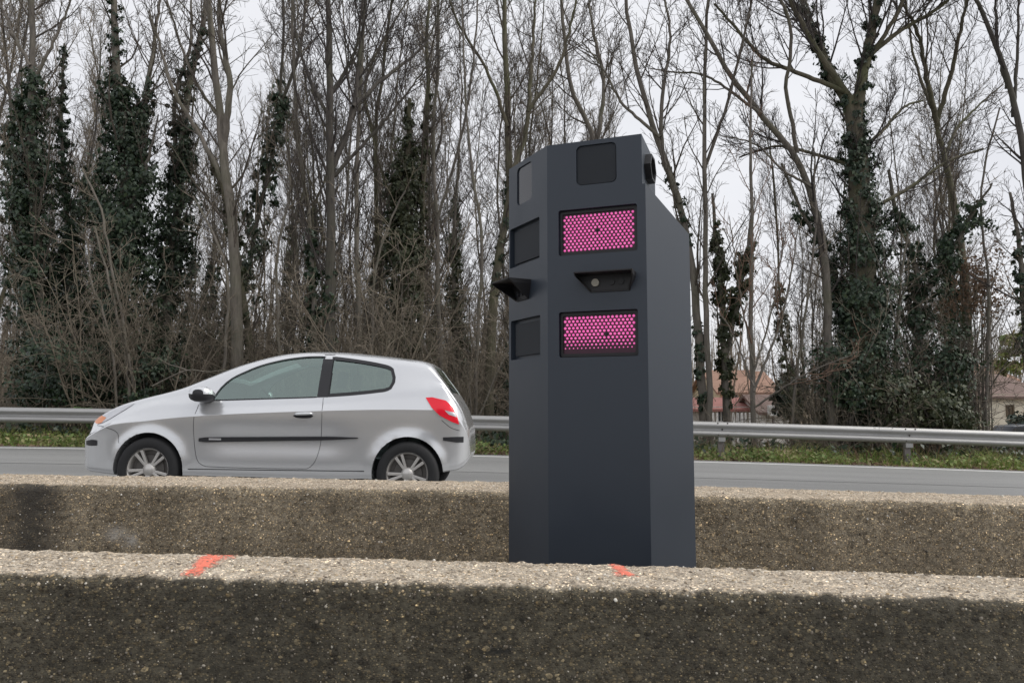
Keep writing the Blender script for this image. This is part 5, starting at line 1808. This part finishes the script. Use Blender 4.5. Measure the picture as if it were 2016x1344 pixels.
# low ivy and weeds behind the rail, verge grass, fallen leaves
def ground_cover(name, n, D0, D1, Xr, hmax, size, mat, seed, label, patch=.45, elong=1.5, cat='ground cover', upn=.6):
    rng = np.random.default_rng(seed)
    X = rng.uniform(*Xr, n); Y = rng.uniform(D0, D1, n)
    k = vnoise(X / .55, Y / .4, seed) * .6 + vnoise(X / 1.7, Y / .9, seed + 1) * .5
    keep = k > patch
    X, Y, k = X[keep], Y[keep], k[keep]
    h = hmax * rng.random(len(X)) ** 1.4 * np.clip((k - patch) * 3 + .25, 0, 1)
    C = np.stack([X, Y, ground_z(X, Y) + .02 + h], 1)
    N_ = rng.normal(0, .6, C.shape); N_[:, 2] = upn; N_[:, 1] -= .4
    V, q = leaves(rng, C, N_ / np.linalg.norm(N_, axis=1, keepdims=True), size, elong=elong)
    return tag(link(name, np_mesh(name, V, q), M[mat]), label, cat, kind='stuff')


def blades(name, n, D0, D1, Xr, h0, h1, mat, seed, label, patch=.3):
    rng = np.random.default_rng(seed)
    X = rng.uniform(*Xr, n); Y = D0 + (D1 - D0) * rng.random(n)
    k = vnoise(X / .8, Y / .5, seed) * .6 + vnoise(X / 2.6, Y / 1.2, seed + 1) * .5
    keep = k > patch
    X, Y, k = X[keep], Y[keep], k[keep]
    m = len(X)
    h = (h0 + (h1 - h0) * rng.random(m) ** 1.5) * np.clip(.35 + (k - patch) * 2.2, .2, 1.3) * np.clip(.35 + (Y - D0) * 1.1, .3, 1)
    a = rng.uniform(0, 6.28, m); w = rng.uniform(.004, .011, m)
    base = np.stack([X, Y, ground_z(X, Y) - .01], 1)
    sd_ = np.stack([np.cos(a), np.sin(a), 0 * a], 1) * w[:, None]
    ln_ = np.stack([rng.normal(0, .35, m), rng.normal(0, .35, m), np.ones(m)], 1)
    mid = base + ln_ * (h * .55)[:, None]
    tip = base + ln_ * h[:, None] * np.array([1.7, 1.7, .92])
    P = np.stack([base - sd_, base + sd_, mid + sd_ * .8, mid - sd_ * .8, tip], 1)
    i = np.arange(m) * 5
    q = np.stack([i, i + 1, i + 2, i + 3], 1); t_ = np.stack([i + 3, i + 2, i + 4], 1)
    return tag(link(name, np_mesh(name, P.reshape(-1, 3), [q, t_]), M[mat]), label, 'grass', kind='stuff')


blades('grass', 26000, D_EDGE + .03, 16.9, (-13, 13), .08, .42, 'grass', 501, 'rough green and yellow grass along the far verge', .37)
blades('dry_stalks', 3200, D_EDGE + .05, 17.4, (-13, 13), .12, .75, 'deadleaf', 507, 'dry brown stalks standing in the verge', .40)
ground_cover('weeds', 17000, D_EDGE + .02, 16.6, (-13, 13), .26, .055, 'weeds', 502, 'leafy weeds on the verge under the guard rail', .40, upn=1.2)
ground_cover('ivy_ground_cover', 15000, 15.9, 19.5, (-15, 15), .55, .085, 'ivy', 503, 'dark ivy creeping behind the guard rail', .50)
ground_cover('bramble_cover', 9000, 16.0, 18.5, (-15, 15), .75, .07, 'ivy_olive', 504, 'olive bramble leaves behind the guard rail', .60)
ground_cover('fallen_leaves', 9000, D_EDGE - .06, 17.5, (-13, 13), .05, .06, 'deadleaf', 505, 'dry fallen leaves on the edge of the verge', .45)

# ferns by the bonnet
for k_, (px, py) in enumerate([(185, 796), (222, 800), (268, 800)]):
    rng = np.random.default_rng(600 + k_)
    c = at(px, py, 16.6); gz = float(ground_z(c[0], 16.6))
    root = empty('fern', (c[0], 16.6, gz), ['bright green fern behind the rail left of the bonnet, leftmost of three', 'bright green fern behind the rail, middle of three by the bonnet', 'bright green fern nearest the car bonnet behind the rail'][k_], 'fern')
    Vs, Qs = [], []
    C, N_ = [], []
    for fnd in range(9):
        a_ = rng.uniform(0, 6.28); L_ = rng.uniform(.5, .85)
        for u in np.linspace(.15, 1, 20):
            p = np.array([math.cos(a_) * L_ * u * .8, math.sin(a_) * L_ * u * .8, .95 * L_ * (u * 1.5 - u * u * .8) + .25])
            for sg in (-1, 1):
                q_ = p + np.array([-math.sin(a_), math.cos(a_), 0]) * sg * .05 * (1.15 - u)
                C.append(q_ + np.array([c[0], 16.6, gz])); N_.append([0, -.3, 1])
    put('fronds', leaves(rng, np.array(C), np.array(N_, float), .055), M['fern'], root)

# ------------------------------------------------------------------ houses seen through the trees at right
def house(name, label, px0, px1, py_eave, py_ridge, py_base, D, depth, wall_m, roof_m, wins_=(), hip=0.0, chim=None, ridge_dx=0.0):
    a, b = at(px0, py_eave, D), at(px1, py_eave, D)
    zr_ = at(px0, py_ridge, D + depth / 2)[2]
    ze = a[2]; zb_ = min(at(px0, py_base, D)[2], float(ground_z(a[0], D))) - .3
    W = b[0] - a[0]
    root = empty(name, (a[0] + W / 2, D, zb_), label, 'house')
    h = ze - zb_
    mb = MB().box((0, depth / 2, h / 2), (W, depth, h))
    if not hip:
        mb.add([(-W / 2, 0.02, h), (-W / 2, depth - .02, h), (-W / 2, depth / 2, zr_ - zb_ - .15)], [(0, 1, 2)])
        mb.add([(W / 2, 0.02, h), (W / 2, depth - .02, h), (W / 2, depth / 2, zr_ - zb_ - .15)], [(0, 1, 2)])
    mb.build('wall', wall_m, root)
    o_ = .35
    zt_ = zr_ - zb_
    hx = hip * W / 2
    top = [(-W / 2 - o_ + hx, depth / 2, zt_), (W / 2 + o_ - hx, depth / 2, zt_)]
    ev = [(-W / 2 - o_, -o_, h - .15), (W / 2 + o_, -o_, h - .15), (W / 2 + o_, depth + o_, h - .15), (-W / 2 - o_, depth + o_, h - .15)]
    V = ev + top + [(x, y, z - .16) for x, y, z in ev + top]
    slopes_ = [(0, 1, 5, 4), (2, 3, 4, 5), (7, 6, 10, 11), (9, 8, 11, 10), (0, 6, 7, 1), (2, 8, 9, 3)]
    ends_ = [(1, 2, 5), (3, 0, 4), (8, 7, 11), (6, 9, 10), (1, 7, 8, 2), (3, 9, 6, 0)] if hip else [(0, 4, 10, 6), (4, 3, 9, 10), (1, 7, 11, 5), (5, 11, 8, 2)]
    rf = MB().add(V, slopes_ + ends_).build('roof', roof_m, root)
    if chim:
        cx = at(chim[0], 700, D)[0] - root.location[0]
        MB().box((cx, depth / 2, zt_ + .1), (.7, .6, 1.6)).box((cx, depth / 2, zt_ + .95), (.85, .75, .12)).build('chimney', M['render_white'], rf)
    for (wx0, wx1, wy0, wy1, kind) in wins_:
        p, q_ = at(wx0, wy1, D), at(wx1, wy0, D)
        cx, cz = (p[0] + q_[0]) / 2 - root.location[0], (p[2] + q_[2]) / 2 - zb_
        w_, h_ = abs(q_[0] - p[0]), abs(q_[2] - p[2])
        fr_ = MB()
        for dx, dz, sx, sz in ((-w_ / 2, 0, .09, h_ + .09), (w_ / 2, 0, .09, h_ + .09), (0, -h_ / 2, w_ - .09, .09), (0, h_ / 2, w_ - .09, .09), (0, 0, .05, h_ - .09)):
            fr_.box((cx + dx, -.03, cz + dz), (sx, .10, sz))
        wo = fr_.build('window', M['white_wood'] if kind != 'shutter' else M['brown_wood'], root)
        MB().box((cx, .002, cz), (w_ - .02, .03, h_ - .02)).build('pane', M['win_dark'] if kind != 'shutter' else M['brown_wood'], wo)
    return root


h1_ = house('house', 'ochre house with a long terracotta roof, seen through the saplings right of the camera tower', 1418, 1530, 768, 728, 850, 52, 8, M['render_ochre'], M['tile_red'], [(1440, 1452, 776, 790, ''), (1470, 1482, 776, 790, ''), (1500, 1512, 776, 790, '')], chim=(1522, 0))
h2_ = house('house', 'low grey house with a red roof just above the rail right of the camera', 1362, 1494, 800, 782, 850, 46, 5, M['render_grey'], M['awning'], [(1378, 1394, 808, 826, ''), (1412, 1426, 806, 830, ''), (1450, 1462, 806, 830, '')])
h3_ = house('house', 'white gabled outbuilding beside the dark conifer in front of the ochre house', 1500, 1552, 806, 776, 850, 44, 5, M['render_white'], M['tile_brown'], [(1506, 1513, 812, 826, '')])
h4_ = house('house', 'cream house with a brown hipped roof at the right edge', 1940, 2080, 776, 736, 850, 48, 9, M['render_cream'], M['tile_brown'], [(1982, 1994, 798, 818, 'shutter'), (2022, 2034, 798, 818, 'shutter')], hip=.5)
h5_ = house('house', 'house with a red roof farther back, left of the cream house roof', 1925, 1998, 745, 718, 830, 66, 8, M['render_cream'], M['tile_red'], [(1940, 1950, 752, 766, '')])
h6_ = house('house', 'pale house glimpsed between the biggest tree and the evergreen shrub', 1745, 1835, 785, 755, 850, 58, 8, M['render_cream'], M['tile_brown'], [(1770, 1778, 795, 812, ''), (1806, 1814, 795, 812, '')])
# white box with a round black outlet
c = at(1522, 808, 43.6)
root = empty('wall_unit', tuple(c), 'white square box with a round black outlet by the white outbuilding', 'outdoor unit')
MB().box((0, 0, 0), (.62, .3, .62)).build('casing', M['white_wood'], root, bevel=.02)
MB().lathe([(0, -.165), (.16, -.165), (.17, -.15)], 20, 'y').build('outlet', M['black'], root)
MB().box((0, .02, -(c[2] - float(ground_z(c[0], c[1]))) / 2 - .15), (.12, .12, c[2] - float(ground_z(c[0], c[1])) - .3)).build('stand', M['post'], root)
# garden fence of white pickets
gx0, gx1 = at(1388, 830, 40)[0], at(1500, 830, 40)[0]
fz = float(ground_z(gx0, 40)); top_ = at(1430, 812, 40)[2]
fe = empty('garden_fence', ((gx0 + gx1) / 2, 40, fz), 'white picket fence in front of the low grey house', 'fence')
pk = None
n = int((gx1 - gx0) / .22)
for i in range(n):
    if i % 9 == 4: continue
    if pk is None:
        pk = MB().box((0, 0, (top_ - fz) / 2), (.11, .03, top_ - fz)).mesh('picket'); pk.materials.append(M['white_wood'])
    p_ = link('picket', pk, None, fe); p_.location = (gx0 + i * .22 - fe.location[0], 0, 0)
for zz in (.3, .75):
    MB().box((0, .035, (top_ - fz) * zz), (gx1 - gx0, .03, .08)).build('fence_rail', M['white_wood'], fe)
# hedge and a parked car by the cream house
shrub('hedge', 'clipped dark hedge in front of the cream house at the right edge', 2020, 836, 44, 60, 34, 1500, 'conifer', 420, .2, 'hedge')
c = at(1988, 846, 42.5); gz = float(ground_z(c[0], 42.5))
pc = empty('parked_car', (c[0], 42.5, gz), 'dark parked car whose roof shows above the rail before the cream house', 'car')
zt = at(1988, 834, 42.5)[2] - gz
k_ = zt / 1.45
mb = MB()
prof = [(-2.0, .35), (-2.05, .62), (-1.9, .85), (-.95, .95), (-.35, 1.40), (.75, 1.45), (1.5, 1.32), (1.95, .95), (2.02, .6), (1.98, .35)]
lo = [(x, -.82, z * k_) for x, z in prof]; hi = [(x, .82, z * k_) for x, z in prof]
M['dark_car'] = plain('dark_car_paint', (.05, .055, .065), .25, .3)
mb.loft(lo, hi).build('body', M['dark_car'], pc, bevel=.08, seg=3, auto=40)
for sg in (-1, 1):
    MB().loft([(x, sg * .815, z * k_) for x, z in [(-.80, .97), (-.33, 1.34), (.7, 1.38), (1.35, 1.27), (1.6, .98)]], [(x, sg * .832, z * k_) for x, z in [(-.80, .97), (-.33, 1.34), (.7, 1.38), (1.35, 1.27), (1.6, .98)]]).build('side_window', M['win_dark'], pc)
    for sx in (-1.25, 1.2):
        wh = MB().lathe([(0, -.09), (.2, -.1), (.3, -.09), (.31, 0), (.3, .09), (0, .09)], 20).build('wheel', M['rubber'], pc); wh.location = (sx, sg * .76, .31)
# small white and blue board in the thicket left of the camera tower
c = at(972, 787, 24.0); gz = float(ground_z(c[0], 24.0))
bd = empty('sign_board', (c[0], 24.0, gz), 'small white and blue board on a post in the thicket left of the camera tower', 'sign')
hz = c[2] - gz
MB().box((0, .03, (hz + .1) / 2), (.06, .04, hz + .1)).build('post', M['white_wood'], bd)
MB().add([(-.02, -.01, hz - .16), (.14, -.01, hz - .16), (.14, -.01, hz + .06), (.06, -.01, hz + .20), (-.02, -.01, hz + .08), (-.02, .005, hz - .16), (.14, .005, hz - .16), (.14, .005, hz + .06), (.06, .005, hz + .20), (-.02, .005, hz + .08)], [(0, 1, 2, 3, 4), (9, 8, 7, 6, 5), (0, 5, 6, 1), (1, 6, 7, 2), (2, 7, 8, 3), (3, 8, 9, 4), (4, 9, 5, 0)]).build('board', M['white_wood'], bd)
M['blue'] = plain('blue_board', (.06, .12, .34), .5)
MB().box((-.12, -.004, hz - .03), (.19, .012, .22)).build('board', M['blue'], bd)
